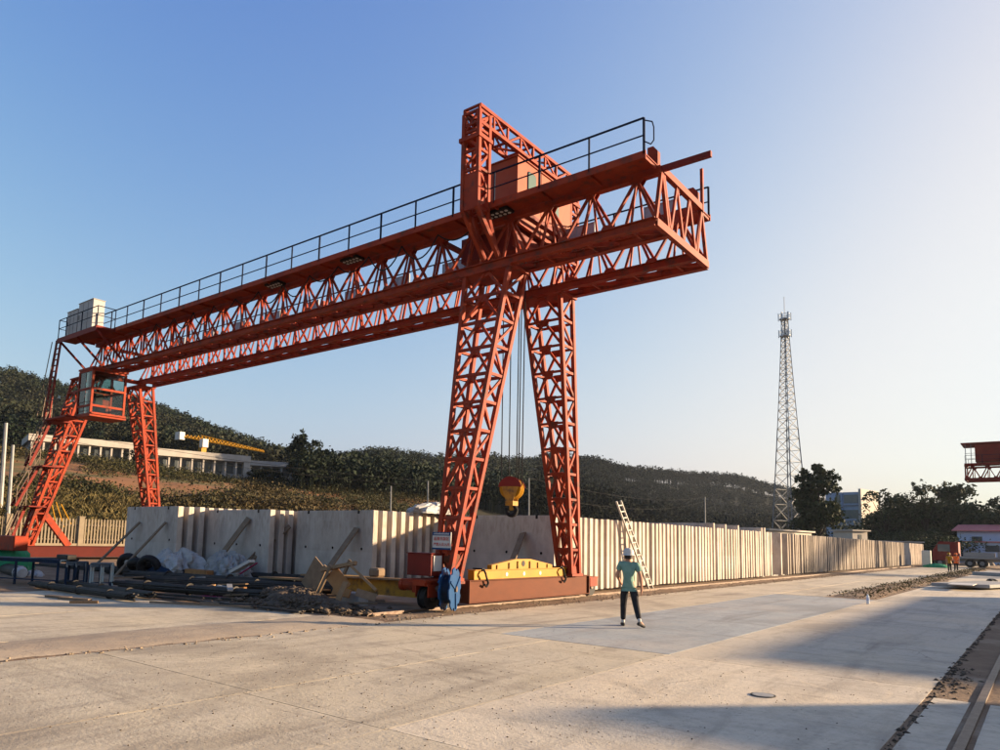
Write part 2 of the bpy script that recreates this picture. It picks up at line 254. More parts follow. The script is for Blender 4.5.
# ------------------------------------------------------------ mesh helpers
class MB:
    def __init__(s): s.v = []; s.f = []
    def add(s, vs, fs):
        k = len(s.v); s.v += [tuple(v) for v in vs]; s.f += [tuple(i+k for i in f) for f in fs]; return s
    def frame(s, c, a, b, d):
        c, a, b, d = map(Vector, (c, a, b, d))
        vs = [c+a*i+b*j+d*k for k in (-1, 1) for j in (-1, 1) for i in (-1, 1)]
        return s.add(vs, [(0, 2, 3, 1), (4, 5, 7, 6), (0, 1, 5, 4), (2, 6, 7, 3), (0, 4, 6, 2), (1, 3, 7, 5)])
    def box(s, x0, x1, y0, y1, z0, z1):
        return s.frame(((x0+x1)/2, (y0+y1)/2, (z0+z1)/2), ((x1-x0)/2, 0, 0), (0, (y1-y0)/2, 0), (0, 0, (z1-z0)/2))
    def bar(s, p, q, w, h=None, up=(0, 0, 1)):
        p, q, up = Vector(p), Vector(q), Vector(up); d = q-p
        if d.length < 1e-6: return s
        h = h or w; sd = d.cross(up)
        if sd.length < 1e-4: sd = d.cross(Vector((1, 0, 0)))
        sd.normalize(); u = sd.cross(d).normalized()
        return s.frame((p+q)/2, d/2, sd*w/2, u*h/2)
    def tube(s, p, q, r, n=8, r2=None, cap=True):
        p, q = Vector(p), Vector(q); d = (q-p).normalized(); r2 = r if r2 is None else r2
        a = d.cross(Vector((0, 0, 1)) if abs(d.z) < 0.9 else Vector((1, 0, 0))).normalized(); b = d.cross(a)
        vs = [p+(a*math.cos(t)+b*math.sin(t))*r for t in (2*math.pi*i/n for i in range(n))]
        vs += [q+(a*math.cos(t)+b*math.sin(t))*r2 for t in (2*math.pi*i/n for i in range(n))]
        fs = [(i, (i+1) % n, n+(i+1) % n, n+i) for i in range(n)]
        if cap: fs += [tuple(range(n-1, -1, -1)), tuple(range(n, 2*n))]
        return s.add(vs, fs)
    def path(s, pts, r, n=6):
        for a, b in zip(pts, pts[1:]): s.tube(a, b, r, n)
        return s
    def prism(s, poly, a, b, off, t):
        """polygon of 2-D points in the plane spanned by a, b at off, thickness vector t"""
        off, a, b, t = map(Vector, (off, a, b, t)); n = len(poly)
        vs = [off+a*x+b*y-t/2 for x, y in poly]+[off+a*x+b*y+t/2 for x, y in poly]
        fs = [tuple(range(n-1, -1, -1)), tuple(range(n, 2*n))]+[(i, (i+1) % n, n+(i+1) % n, n+i) for i in range(n)]
        return s.add(vs, fs)
    def mesh(s, name, m, origin=(0, 0, 0), smooth=False):
        me = bpy.data.meshes.new(name); o = origin
        me.from_pydata([(x-o[0], y-o[1], z-o[2]) for x, y, z in s.v], [], s.f)
        if smooth:
            for p in me.polygons: p.use_smooth = True
        me.materials.append(M[m] if isinstance(m, str) else m)
        bm = bmesh.new(); bm.from_mesh(me); bmesh.ops.recalc_face_normals(bm, faces=bm.faces); bm.to_mesh(me); bm.free()
        return me
    def part(s, name, m, parent, smooth=False):
        root = parent
        while root.parent: root = root.parent
        ob = bpy.data.objects.new(name, s.mesh(name, m, root.location, smooth)); COL.objects.link(ob); ob.parent = parent; return ob
    def thing(s, name, m, origin, label=None, cat=None, group=None, kind=None, smooth=False):
        ob = bpy.data.objects.new(name, s.mesh(name, m, origin, smooth)); COL.objects.link(ob); ob.location = origin
        return tag(ob, label, cat, group, kind)
def tag(o, label=None, cat=None, group=None, kind=None):
    for k, v in (('label', label), ('category', cat), ('group', group), ('kind', kind)):
        if v: o[k] = v
    return o
def empty(name, loc, label=None, cat=None, group=None, kind=None):
    o = bpy.data.objects.new(name, None); COL.objects.link(o); o.location = loc; o.empty_display_size = 0.3
    return tag(o, label, cat, group, kind)
def copy_tree(o, parent=None):
    c = o.copy(); COL.objects.link(c); c.parent = parent
    for ch in list(o.children): copy_tree(ch, c)
    return c
def bevel(ob, w=0.01, seg=1):
    b = ob.modifiers.new('bevel', 'BEVEL'); b.width = w; b.segments = seg; b.limit_method = 'ANGLE'; return ob
def np_mesh(name, V, F, m, origin=(0, 0, 0)):
    me = bpy.data.meshes.new(name); k = F.shape[1]
    me.vertices.add(len(V)); me.vertices.foreach_set('co', (V-np.array(origin)).astype(np.float32).ravel())
    me.loops.add(F.size); me.loops.foreach_set('vertex_index', F.astype(np.int32).ravel())
    me.polygons.add(len(F)); me.polygons.foreach_set('loop_start', np.arange(0, F.size, k, dtype=np.int32))
    me.update(); me.validate(); me.materials.append(M[m]); return me
def leaf_quads(P, size, flat=0.0, asp=0.6):
    """one bent leaf-spray quad at each point"""
    n = len(P); size = np.broadcast_to(size, (n,))[:, None]
    a = RNG.normal(size=(n, 3)); a /= np.linalg.norm(a, axis=1)[:, None]
    b = np.cross(a, RNG.normal(size=(n, 3))); b[:, 2] *= (1-flat); b /= np.linalg.norm(b, axis=1)[:, None]
    a *= size*0.5; b *= size*0.5*asp
    V = np.stack([P-a, P+b*0.9, P+a, P-b*0.9], 1).reshape(-1, 3)
    return V, np.arange(4*n).reshape(n, 4)
def ellipsoid_pts(c, r, n, shell=0.55):
    d = RNG.normal(size=(n, 3)); d /= np.linalg.norm(d, axis=1)[:, None]
    rad = shell+(1-shell)*RNG.random((n, 1)); rad *= 1+0.18*np.sin(d[:, :1]*7+c[0])*np.cos(d[:, 1:2]*6+c[1])
    return np.array(c)+d*rad*np.array(r)

# ------------------------------------------------------------ ground, slabs, rail beds
def ss(a, b, x):
    t = min(1, max(0, (x-a)/(b-a))); return t*t*(3-2*t)
def gz(x):                                   # the yard climbs gently towards the far rail and the fence
    return 0.32*ss(-23, -37, x)+0.5*ss(-41, -48, x)
gx = [-3000, -700, -200, -90, -60, -52]+[-48+i for i in range(0, 28)]+[-18, -13, -8, 0, 8, 20, 60, 200, 700, 3000]
gy = [-3000, -600, -100, -30, -10, 0, 10, 20, 30, 45, 60, 80, 110, 150, 250, 700, 3000]
b = MB(); b.v = [(x, y, gz(x)-0.005) for y in gy for x in gx]; n = len(gx)
b.f = [(j*n+i, j*n+i+1, (j+1)*n+i+1, (j+1)*n+i) for j in range(len(gy)-1) for i in range(n-1)]
b.thing('ground', 'dirt', (0, 0, 0), kind='structure')

yard = empty('concrete_yard', (0, 0, 0), kind='structure')
def slab(x0, x1, y0, y1, m, z=None, jit=0.002, step=0.35):
    z = random.uniform(-0.0005, 0.0008) if z is None else z
    pts = []
    def edge(a, c):
        k = max(2, int(math.dist(a, c)/step))
        for i in range(k):
            t = i/k; pts.append((a[0]+(c[0]-a[0])*t+random.uniform(-jit, jit), a[1]+(c[1]-a[1])*t+random.uniform(-jit, jit)))
    edge((x0, y0), (x1, y0)); edge((x1, y0), (x1, y1)); edge((x1, y1), (x0, y1)); edge((x0, y1), (x0, y0))
    bb = MB(); n = len(pts)
    bb.v = [(x, y, gz(x)+z) for x, y in pts]+[(x, y, gz(x)-0.14) for x, y in pts]
    bb.f = [tuple(range(n))]+[(i, n+i, n+(i+1) % n, (i+1) % n) for i in range(n)]
    return bb.part('slab', m, yard)
for x0, x1, ys, ms in [
    (-11.35, -7.42, [-9, -1.5, 5.43, 12.12], ['slabtan']*3),
    (-11.40, -8.60, [12.14, 21.0, 30, 42, 56, 72, 90, 120], ['slabtan']*7),
    (-7.412, -5.10, [-9, -1.6, 5.30, 12.12], ['slabtan']*3),
    (-8.59, -5.10, [12.14, 21.6, 31.0], ['slabblue']*2),
    (-8.56, -6.85, [31.05, 42, 56, 72, 90, 120], ['slabtan']*5),
    (-5.092, -1.33, [-9, -1.6, 5.32, 12.0, 21.6, 31, 43, 57, 74, 96], ['slabtan', 'slabtan']+['slabgrey']*7),
    (-1.245, -0.86, [-9, 2, 11.3], ['slabgrey']*2),
    (-0.66, 5.0, [-9, 2, 11.3], ['slabgrey']*2)]:
    for y0, y1, mm in zip(ys, ys[1:], ms): slab(x0, x1, y0+0.006, y1-0.006, mm)
for x0, x1, ys in [(-17.2, -13.30, [-9, 1.5, 11.4]), (-21.2, -17.23, [-9, 0.8, 10.6]), (-23.4, -21.23, [-9, 2, 11.2])]:
    for y0, y1 in zip(ys, ys[1:]): slab(x0, x1, y0+0.01, y1-0.01, 'slabtan')

def mound(name, x0, x1, y0, y1, h, m, nx=14, ny=80, seed=1, lip=0.03, base=-0.03, kind='structure', rough=0.4):
    rg = np.random.default_rng(seed); bb = MB()
    N = rg.random((ny+1, nx+1))
    e0 = np.cumsum(rg.normal(0, lip, ny+1)); e0 -= np.linspace(0, e0[-1], ny+1); e1 = np.cumsum(rg.normal(0, lip, ny+1)); e1 -= np.linspace(0, e1[-1], ny+1)
    for j in range(ny+1):
        y = y0+(y1-y0)*j/ny; endf = min(1, j/4, (ny-j)/4)
        for i in range(nx+1):
            u = i/nx; x = (x0+e0[j])+(x1+e1[j]-x0-e0[j])*u
            bb.v.append((x, y+0.02*N[j, i], base+gz(x)+(h-base)*min(1, (math.sin(math.pi*u)**0.6))*endf*(1-rough+rough*N[j, i]) if 0 < i < nx else base+gz(x)))
    k = nx+1
    bb.f = [(j*k+i, j*k+i+1, (j+1)*k+i+1, (j+1)*k+i) for j in range(ny) for i in range(nx)]
    return bb.thing(name, m, (0, 0, 0), kind=kind, smooth=True)
M['crossing'] = concrete_ground('dusty_crossing', (0.40, 0.325, 0.235), (0.34, 0.275, 0.195), (0.27, 0.21, 0.15), (0.44, 0.35, 0.25))
mound('crossing_ramp', -13.35, -11.28, -9, 11.9, 0.05, 'crossing', 16, 120, 3, 0.035, -0.01)
mound('rail_bed', -13.2, -11.30, 11.7, 125, 0.030, 'dirt', 10, 420, 4, 0.05, -0.05, rough=0.7)
mound('dirt_strip', -6.8, -5.10, 30.9, 120, 0.11, 'dirt', 12, 300, 5, 0.04, -0.05, rough=0.6)
mound('dirt_trench', -1.36, -1.21, -9, 11.4, 0.000, 'rubble', 6, 120, 6, 0.006, -0.03, rough=0.5)
mound('dirt_trench', -1.36, -0.84, 11.3, 40, 0.01, 'dirt', 9, 160, 7, 0.012, -0.03, rough=0.6)
mound('dirt_bank', -0.66, 6.0, 11.5, 60, 0.012, 'dirt', 14, 90, 8, 0.03, -0.03, rough=0.6)

def rail(x, y0, y1, top, w=0.07, h=0.12, name='crane_rail'):
    bb = MB(); z = gz(x)+top
    bb.box(x-w/2, x+w/2, y0, y1, z-0.035, z); bb.box(x-0.012, x+0.012, y0, y1, z-h+0.02, z-0.035); bb.box(x-0.07, x+0.07, y0, y1, z-h, z-h+0.02)
    return bb.thing(name, 'steel', (x, y0, z-h), kind='structure')
rail(-12.45, 12.2, 125, 0.075); rail(-39.0, -12, 60, 0.10); rail(-0.76, -9, 125, 0.022, 0.09, 0.10)

def scatter(name, pts, smin, smax, m, label=None, cat=None, kind='stuff', nseg=5):
    """low stones: irregular squashed octahedra"""
    n = len(pts); P = np.array(pts, float)
    base = np.array([(1, 0, 0), (0, 1, 0), (-1, 0, 0), (0, -1, 0), (0, 0, .8), (0, 0, -.6)], float)
    F0 = np.array([(0, 1, 4), (1, 2, 4), (2, 3, 4), (3, 0, 4), (1, 0, 5), (2, 1, 5), (3, 2, 5), (0, 3, 5)])
    s = (smin+(smax-smin)*RNG.random(n)**3)[:, None, None]
    V = base[None]*s*(0.55+0.8*RNG.random((n, 6, 3))); a = RNG.random(n)*6.28; ca, sa = np.cos(a)[:, None], np.sin(a)[:, None]
    V = np.stack([V[..., 0]*ca-V[..., 1]*sa, V[..., 0]*sa+V[..., 1]*ca, V[..., 2]*0.7], -1)+P[:, None, :]
    F = (F0[None]+6*np.arange(n)[:, None, None]).reshape(-1, 3)
    o = bpy.data.objects.new(name, np_mesh(name, V.reshape(-1, 3), F, m)); COL.objects.link(o)
    return tag(o, label, cat, None, kind)
pts = [(random.gauss(-11.45, 0.16), random.uniform(12, 70), 0.012) for _ in range(2600)]
pts += [(random.uniform(-13.2, -11.5), random.uniform(12, 60), 0.02) for _ in range(1600)]
pts += [(random.gauss(-11.3, 0.10), random.uniform(2, 12), 0.006) for _ in range(260)]
scatter('gravel', pts, 0.006, 0.045, 'stone', 'pale gravel along the crane rail bed below the panel wall', 'gravel')
pts = [(random.uniform(-11, -1.5), random.uniform(3, 13), 0.004) for _ in range(900)]
pts += [(random.gauss(-6.2, 1.6), random.gauss(7.0, 1.5), 0.004) for _ in range(900)]
pts += [(random.gauss(-7.4, 0.05), random.uniform(3, 11), 0.006) for _ in range(160)]
scatter('dirt_crumbs', pts, 0.003, 0.013, 'rubble', 'small dirt crumbs scattered over the tan concrete yard', 'crumbs')
pts = [(random.gauss(-1.28, 0.03), random.uniform(6, 30), 0.0) for _ in range(500)]+[(random.gauss(-1.12, 0.10), random.uniform(11.4, 14.5), 0.0) for _ in range(160)]
pts += [(random.uniform(-6.7, -5.1), random.uniform(31, 75), 0.06) for _ in range(1500)]
scatter('clods', pts, 0.008, 0.055, 'rubble', 'dark clods in the broken slab joint and the weedy dirt strip', 'clods')
# weeds on the dirt strip
P = np.array([(random.uniform(-6.7, -5.2), random.uniform(31, 100), 0.10+random.random()**2*0.10) for _ in range(2600)])
V, F = leaf_quads(P, 0.05+0.13*RNG.random(len(P)), asp=0.35)
o = bpy.data.objects.new('weeds', np_mesh('weeds', V, F, 'leafolive')); COL.objects.link(o); tag(o, 'low green and brown weeds on the dirt strip beside the road', 'weeds', None, 'stuff')

# ------------------------------------------------------------ hills
# each column: photo x, then (distance, photo y of the bare ground) from the foot of the bank to behind the crest
COLS = [
 (-420, [(62, None), (80, 488), (98, 460), (118, 446), (150, 440), (230, 400), (340, 352), (460, 365)]),
 (-120, [(56, None), (74, 492), (92, 465), (112, 450), (145, 446), (230, 415), (340, 375), (460, 392)]),
 (0,   [(55, None), (72, 494), (88, 470), (112, 458), (145, 452), (230, 425), (330, 386), (440, 402)]),
 (60,  [(57, None), (73, 498), (90, 474), (112, 461), (145, 455), (230, 432), (330, 400), (440, 415)]),
 (120, [(59, None), (74, 502), (92, 480), (114, 465), (145, 460), (230, 438), (320, 411), (430, 425)]),
 (190, [(61, None), (76, 507), (94, 486), (116, 474), (145, 468), (220, 452), (310, 433), (420, 445)]),
 (240, [(63, None), (78, 510), (96, 492), (118, 480), (145, 476), (220, 466), (300, 454), (410, 462)]),
 (300, [(66, None), (82, 512), (100, 498), (122, 486), (150, 482), (220, 476), (290, 470), (400, 476)]),
 (370, [(72, None), (88, 516), (106, 506), (130, 496), (155, 490), (210, 478), (280, 465), (400, 474)]),
 (440, [(85, None), (100, 521), (118, 514), (140, 506), (170, 498), (230, 484), (320, 470), (440, 478)]),
 (520, [(110, None), (125, 528), (145, 522), (170, 515), (210, 505), (290, 486), (400, 470), (520, 480)]),
 (600, [(140, None), (170, 535), (210, 530), (250, 522), (300, 512), (370, 494), (460, 476), (580, 486)]),
 (660, [(180, None), (220, 540), (280, 536), (330, 530), (390, 520), (460, 503), (560, 484), (680, 492)]),
 (720, [(200, None), (260, 543), (330, 540), (390, 534), (450, 522), (520, 504), (620, 486), (740, 494)]),
 (770, [(220, None), (280, 545), (350, 543), (400, 538), (460, 528), (530, 512), (630, 494), (750, 502)]),
 (820, [(240, None), (300, 547), (370, 546), (420, 543), (480, 537), (550, 526), (640, 511), (760, 518)]),
 (900, [(260, None), (320, 549), (390, 549), (450, 547), (520, 543), (590, 537), (660, 531), (780, 536)]),
 (1000, [(280, None), (340, 551), (420, 551), (480, 550), (560, 548), (640, 544), (700, 541), (820, 546)]),
 (1250, [(300, None), (360, 557), (440, 557), (500, 556), (580, 554), (660, 552), (720, 550), (840, 554)]),
 (1800, [(300, None), (360, 570), (440, 570), (500, 570), (580, 568), (660, 566), (720, 564), (840, 568)])]
cpx = np.array([c[0] for c in COLS], float)
crr = np.array([[k[0] for k in c[1]] for c in COLS], float)
czz = []
for px, ks in COLS:
    row = []
    for r, py in ks:
        hd = ray(px, hor(px)); zz = gz(hd.x/math.hypot(hd.x, hd.y)*r)-0.4 if py is None else AR(px, py, r).z
        row.append(max(zz, -0.4))
    czz.append(row)
czz = np.array(czz)
def smooth_t(t): return t*t*(3-2*t)
def hill(px, t):
    """px: photo column, t: 0..7 along the profile -> world point"""
    i = int(np.clip(np.searchsorted(cpx, px)-1, 0, len(cpx)-2)); u = (px-cpx[i])/(cpx[i+1]-cpx[i])
    j = int(min(6, max(0, math.floor(t)))); v = t-j
    def prof(a, k): return a[i, k]*(1-u)+a[i+1, k]*u
    r = prof(crr, j)*(1-v)+prof(crr, j+1)*v
    z0, z1 = prof(czz, j), prof(czz, j+1)
    zm = prof(czz, max(0, j-1)); zp = prof(czz, min(7, j+2))
    m0, m1 = (z1-zm)/2, (zp-z0)/2                       # gentle cubic through the profile
    h00, h10, h01, h11 = 2*v**3-3*v**2+1, v**3-2*v**2+v, -2*v**3+3*v**2, v**3-v**2
    z = h00*z0+h10*m0*0.6+h01*z1+h11*m1*0.6
    d = ray(px, hor(px)); h = math.hypot(d.x, d.y); x, y = d.x/h*r, d.y/h*r
    if t > 0.7: z += (math.sin(x*0.11+y*0.05)+math.sin(y*0.09-x*0.03+1.7))*0.25*min(1, (t-0.7))*(1+r/250)
    return (x, y, z)
pxs = np.concatenate([np.arange(-420, -20, 25), np.arange(-20, 900, 8), np.arange(900, 1800, 30)]); ts = np.linspace(0, 7, 71)
b = MB(); b.v = [hill(p, t) for p in pxs for t in ts]; k = len(ts)
b.f = [(i*k+j, i*k+j+1, (i+1)*k+j+1, (i+1)*k+j) for i in range(len(pxs)-1) for j in range(k-1)]
hillo = b.thing('hills', 'soil', (0, 0, 0), kind='structure', smooth=True)
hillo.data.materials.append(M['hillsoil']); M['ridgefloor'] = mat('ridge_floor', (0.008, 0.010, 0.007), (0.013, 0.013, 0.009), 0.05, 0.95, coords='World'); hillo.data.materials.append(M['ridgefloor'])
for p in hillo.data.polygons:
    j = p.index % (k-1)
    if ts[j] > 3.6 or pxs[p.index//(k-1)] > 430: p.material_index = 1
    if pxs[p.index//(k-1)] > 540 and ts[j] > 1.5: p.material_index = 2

# shrubs and brush on the bank: one mass
def fbm(x, y): return math.sin(x*0.21+1.3*math.sin(y*0.13))+math.sin(y*0.17-x*0.08+2.1*math.sin(x*0.06))+0.6*math.sin(x*0.5+y*0.43)
C, S = [], []
while len(C) < 5200:
    px = random.uniform(-80, 470); t = random.uniform(0.05, 4.2)
    x, y, z = hill(px, t)
    band = abs(t-1.95-0.25*math.sin(px*0.03))
    if band < 0.62 and fbm(x, y) > -1.2 and px < 345 and random.random() < 0.97: continue    # bare orange cut
    if band < 1.0 and random.random() < 0.45: continue
    C.append((x, y, z)); S.append(random.uniform(0.5, 1.25)*(1.15 if t < 1.4 else 0.9))
C = np.array(C); S = np.array(S); per = 46
P = np.repeat(C, per, 0)+RNG.normal(size=(len(C)*per, 3))*np.repeat(S, per)[:, None]*np.array([0.62, 0.62, 0.42])+np.array([0, 0, 0.45])
V, F = leaf_quads(P, (0.17+0.22*RNG.random(len(P)))*np.repeat(S, per)**0.5, asp=0.7)
o = bpy.data.objects.new('bank_shrubs', np_mesh('bank_shrubs', V, F, 'leafolive')); COL.objects.link(o); tag(o, 'olive and green brush covering the bank behind the fence', 'shrubs', None, 'stuff')
# tall dry grass by the fence
C = np.array([hill(random.uniform(-60, 130), random.uniform(0.05, 0.75)) for _ in range(520)]); per = 16
P = np.repeat(C, per, 0); n = len(P); d = RNG.normal(size=(n, 3))*np.array([0.35, 0.35, 0]); d[:, 2] = 1.1+0.9*RNG.random(n)
sd = np.cross(d, RNG.normal(size=(n, 3))); sd /= np.linalg.norm(sd, axis=1)[:, None]; sd *= 0.018
V = np.stack([P-sd, P+sd, P+d*0.6+sd*0.8+d*[.15, .15, 0], P+d+d*[.6, .6, -.1]], 1).reshape(-1, 3)
o = bpy.data.objects.new('dry_grass', np_mesh('dry_grass', V, np.arange(4*n).reshape(n, 4), 'straw')); COL.objects.link(o); tag(o, 'tall straw coloured grass behind the concrete fence', 'grass', None, 'stuff')

# the woods: slender trees with tufted crowns, one mass on the far slopes
def wood(name, n, prange, trange, hgt, m, label, per=70, gap=0.0):
    Vs, Fs, TV, TF = [], [], [], []
    C, Hh = [], []
    while len(C) < n:
        px = random.uniform(*prange); t = random.uniform(*trange)
        if trange[1] > 5 and random.random() < 0.25: t = random.uniform(5.75, 6.12)
        x, y, z = hill(px, t); C.append((x, y, z)); Hh.append(hgt(px, t)*random.uniform(0.65, 1.25))
    C = np.array(C); Hh = np.array(Hh)
    P = np.repeat(C, per, 0); H = np.repeat(Hh, per)
    d = RNG.normal(size=(len(P), 3)); d /= np.linalg.norm(d, axis=1)[:, None]; d *= (0.35+0.65*RNG.random((len(P), 1)))
    wob = np.repeat(RNG.uniform(0.7, 1.35, (n, 1)), per, 0)
    P = P+d*H[:, None]*np.array([0.25, 0.25, 0.34])*wob+np.stack([0*H, 0*H, H*0.66], 1)
    V, F = leaf_quads(P, H*(0.06+0.085*RNG.random(len(P))), asp=0.75)
    # trunks: thin three-sided
    tv = np.zeros((n, 6, 3)); 
    for k in range(3):
        a = 2.1*k; off = np.stack([np.cos(a)*Hh*0.012, np.sin(a)*Hh*0.012, 0*Hh], 1)
        tv[:, k] = C+off-[0, 0, 0.5]; tv[:, 3+k] = C+off*0.5+np.stack([0*Hh, 0*Hh, Hh*0.7], 1)
    tf = np.array([(0, 1, 4, 3), (1, 2, 5, 4), (2, 0, 3, 5)])
    TV = tv.reshape(-1, 3); TF = (tf[None]+6*np.arange(n)[:, None, None]).reshape(-1, 4)
    V2 = np.concatenate([V, TV]); F2 = np.concatenate([F, TF+len(V)])
    o = bpy.data.objects.new(name, np_mesh(name, V2, F2, m)); COL.objects.link(o); tag(o, label, 'woods', None, 'stuff')
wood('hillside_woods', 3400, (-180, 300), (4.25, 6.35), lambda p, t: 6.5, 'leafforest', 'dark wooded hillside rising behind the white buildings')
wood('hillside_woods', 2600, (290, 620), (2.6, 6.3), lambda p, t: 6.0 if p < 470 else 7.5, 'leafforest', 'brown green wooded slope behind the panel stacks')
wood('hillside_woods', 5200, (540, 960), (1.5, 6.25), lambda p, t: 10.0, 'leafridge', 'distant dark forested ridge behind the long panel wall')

# ------------------------------------------------------------ gantry crane
def lattice(quadA, quadB, n, chord, lace, faces=(0, 1, 2, 3), cross=(), gusset=0.0, mbC=None, mbL=None):
    """four-chord tapering mast from quadA to quadB with n bays; returns (chords, lacing)"""
    c = mbC or MB(); l = mbL or MB(); A = [Vector(p) for p in quadA]; B = [Vector(p) for p in quadB]
    for a, q in zip(A, B): c.bar(a, q, chord, chord, up=(0, 1, 0.01))
    lev = [[a.lerp(q, (i/n)) for a, q in zip(A, B)] for i in range(n+1)]
    for i in range(n+1):
        for f in faces:
            p, q = lev[i][f], lev[i][(f+1) % 4]
            nrm = (q-p).cross(B[f]-A[f]).normalized()
            l.bar(p, q, lace*1.1, lace, up=nrm)
            if i < n:
                r, s = lev[i+1][f], lev[i+1][(f+1) % 4]
                if f in cross:
                    m = (r+s)/2
                    l.bar(p, m, lace*1.1, lace*0.8, up=nrm); l.bar(q, m, lace*1.1, lace*0.8, up=nrm)
                    if gusset:
                        e = (s-r).normalized(); u = (B[f]-A[f]).normalized()
                        l.prism([(-gusset*1.3, gusset*.35), (-gusset*0.7, -gusset), (gusset*0.7, -gusset), (gusset*1.3, gusset*.35)], e, u, m, nrm*0.03)
                else:
                    if i % 2 == 0: l.bar(p, s, lace, lace*0.8, up=nrm)
                    else: l.bar(q, r, lace, lace*0.8, up=nrm)
    return c, l
def quad(x0, x1, y0, y1, z): return [(x0, y0, z), (x1, y0, z), (x1, y1, z), (x0, y1, z)]

GB, GT = 9.86, 11.40            # bottom and top chord heights
def girder(root, yc, sgn, xa, xb, pitch, red, mesh_panels=False):
    """triangular truss girder along X from xa to xb; sgn=-1: walkway on the -Y side"""
    g = MB(); hw = 0.40
    g.box(xa, xb, yc-0.11, yc+0.11, GT-0.10, GT+0.10)                       # top chord
    for s in (-1, 1):
        y = yc+s*hw
        g.box(xa, xb, y-0.10, y+0.10, GB+0.09, GB+0.115); g.box(xa, xb, y-0.10, y+0.10, GB-0.115, GB-0.09); g.box(xa, xb, y-0.03, y+0.03, GB-0.09, GB+0.09)
    gir = g.part('girder', red, root)
    l = MB(); n = int((xb-xa)/pitch); p = (xb-xa)/n
    for i in range(n):
        x0 = xa+i*p; xm = x0+p/2; x1 = x0+p
        for s in (-1, 1):
            y = yc+s*hw; nr = (0, s, 0.25)
            l.bar((x0, y, GB+0.05), (xm, yc+s*0.06, GT-0.08), 0.075, 0.06, up=nr); l.bar((xm, yc+s*0.06, GT-0.08), (x1, y, GB+0.05), 0.075, 0.06, up=nr)
            l.bar((xm, y, GB+0.05), (xm, yc+s*0.07, GT-0.08), 0.05, 0.05, up=nr)
            l.prism([(-0.22, 0), (-0.12, 0.16), (0.12, 0.16), (0.22, 0)], (1, 0, 0), (0, 0, 1), (x0 if i else x0+0.2, y, GB+0.10), (0, 0.02, 0))
            l.prism([(-0.22, 0), (-0.12, -0.15), (0.12, -0.15), (0.22, 0)], (1, 0, 0), (0, 0, 1), (xm, yc+s*0.09, GT-0.08), (0, 0.02, 0))
        l.bar((x0, yc-hw+.08, GB), (x1, yc+hw-.08, GB), 0.06, 0.10); l.bar((xm, yc-hw+.08, GB-0.02), (xm, yc+hw-.08, GB-0.02), 0.07, 0.13)
    l.part('lacing', red, gir)
    wk = MB(); y0, y1 = sorted((yc+sgn*0.14, yc+sgn*0.86))
    wk.box(xa, xb-0.05, y0, y1, GT+0.06, GT+0.085)
    yo = yc+sgn*0.86
    wk.box(xa, xb-0.05, yo-0.02, yo+0.02, GT-0.02, GT+0.17)
    k = int((xb-xa)/1.5)
    for i in range(k+1):
        x = xa+0.04+(xb-xa-0.15)*i/k; wk.box(x-0.03, x+0.03, y0+0.02, y1-0.03, GT-0.02, GT+0.06)
    wk.part('walkway', red, root)
    hr = MB(); zt = GT+0.08
    for i in range(k+1):
        x = xb-0.1-(xb-xa-0.2)*i/k; ww = 0.055 if i % 2 == 0 else 0.038
        hr.box(x-ww/2, x+ww/2, yo-0.02, yo+0.02, zt, zt+0.96)
    hr.bar((xa+.1, yo, zt+0.96), (xb-.1, yo, zt+0.96), 0.04); hr.bar((xa+.1, yo, zt+0.5), (xb-.1, yo, zt+0.5), 0.028)
    if sgn < 0: hr.path([(xb-.1, yo, zt+0.9), (xb+0.12, yo, zt+0.78), (xb+0.16, yo, zt+0.62), (xb+0.16, yo, zt+0.28), (xb+0.08, yo, zt+0.2), (xb-.1, yo, zt+0.34)], 0.016)
    hr.part('handrail', 'navy', root)
    if mesh_panels:
        for i in range(int((xb-xa)/2.75)):
            x = xb-1.6-i*2.75; mp = MB(); zb = zt+0.06
            mp.box(x-0.5, x+0.5, yo-0.05, yo-0.035, zb, zb+0.78)
            for t in (-0.5, -0.17, 0.17, 0.5): mp.box(x+t-0.015, x+t+0.015, yo-0.07, yo-0.02, zb, zb+0.8)
            for t in (0, 0.39, 0.78): mp.box(x-0.5, x+0.5, yo-0.068, yo-0.022, zb+t-0.015, zb+t+0.015)
            mp.part('mesh_guard', 'mesh', root)
            if i > 1 and i % 1 == 0:
                po = MB(); po.box(x+0.95, x+1.07, yo-0.25, yo-0.13, GT+0.09, GT+0.72); po.part('cable_post', 'red', root)
    return gir

def leg(root, qa, qb, red, n=11):
    c, l = lattice(qa, qb, n, 0.125, 0.072, cross=(0, 2), gusset=0.17)
    A = [Vector(p) for p in qa]; B = [Vector(p) for p in qb]
    z0 = A[0].z; c.box(A[0].x-0.1, A[1].x+0.1, A[0].y-0.1, A[2].y+0.1, z0-0.04, z0+0.04)
    c.box(A[0].x+0.0, A[1].x-0.0, A[0].y+.0, A[2].y-.0, z0+0.04, z0+0.28)
    c.box(B[0].x-0.12, B[1].x+0.12, B[0].y-0.12, B[2].y+0.12, B[0].z-0.05, B[0].z+0.02)
    lg = c.part('leg', red, root); l.part('lacing', red, lg); return lg

def wheel(root, x, y, z, r=0.27, m='black'):
    b = MB(); b.tube((x-0.09, y, z), (x+0.09, y, z), r, 20); b.tube((x-0.12, y, z), (x-0.09, y, z), r*1.12, 20); b.tube((x+0.09, y, z), (x+0.12, y, z), r*1.12, 20)
    wh = b.part('wheel', m, root)
    h = MB(); h.tube((x-0.16, y, z), (x+0.16, y, z), 0.08, 10); h.part('hub', 'steel', wh)

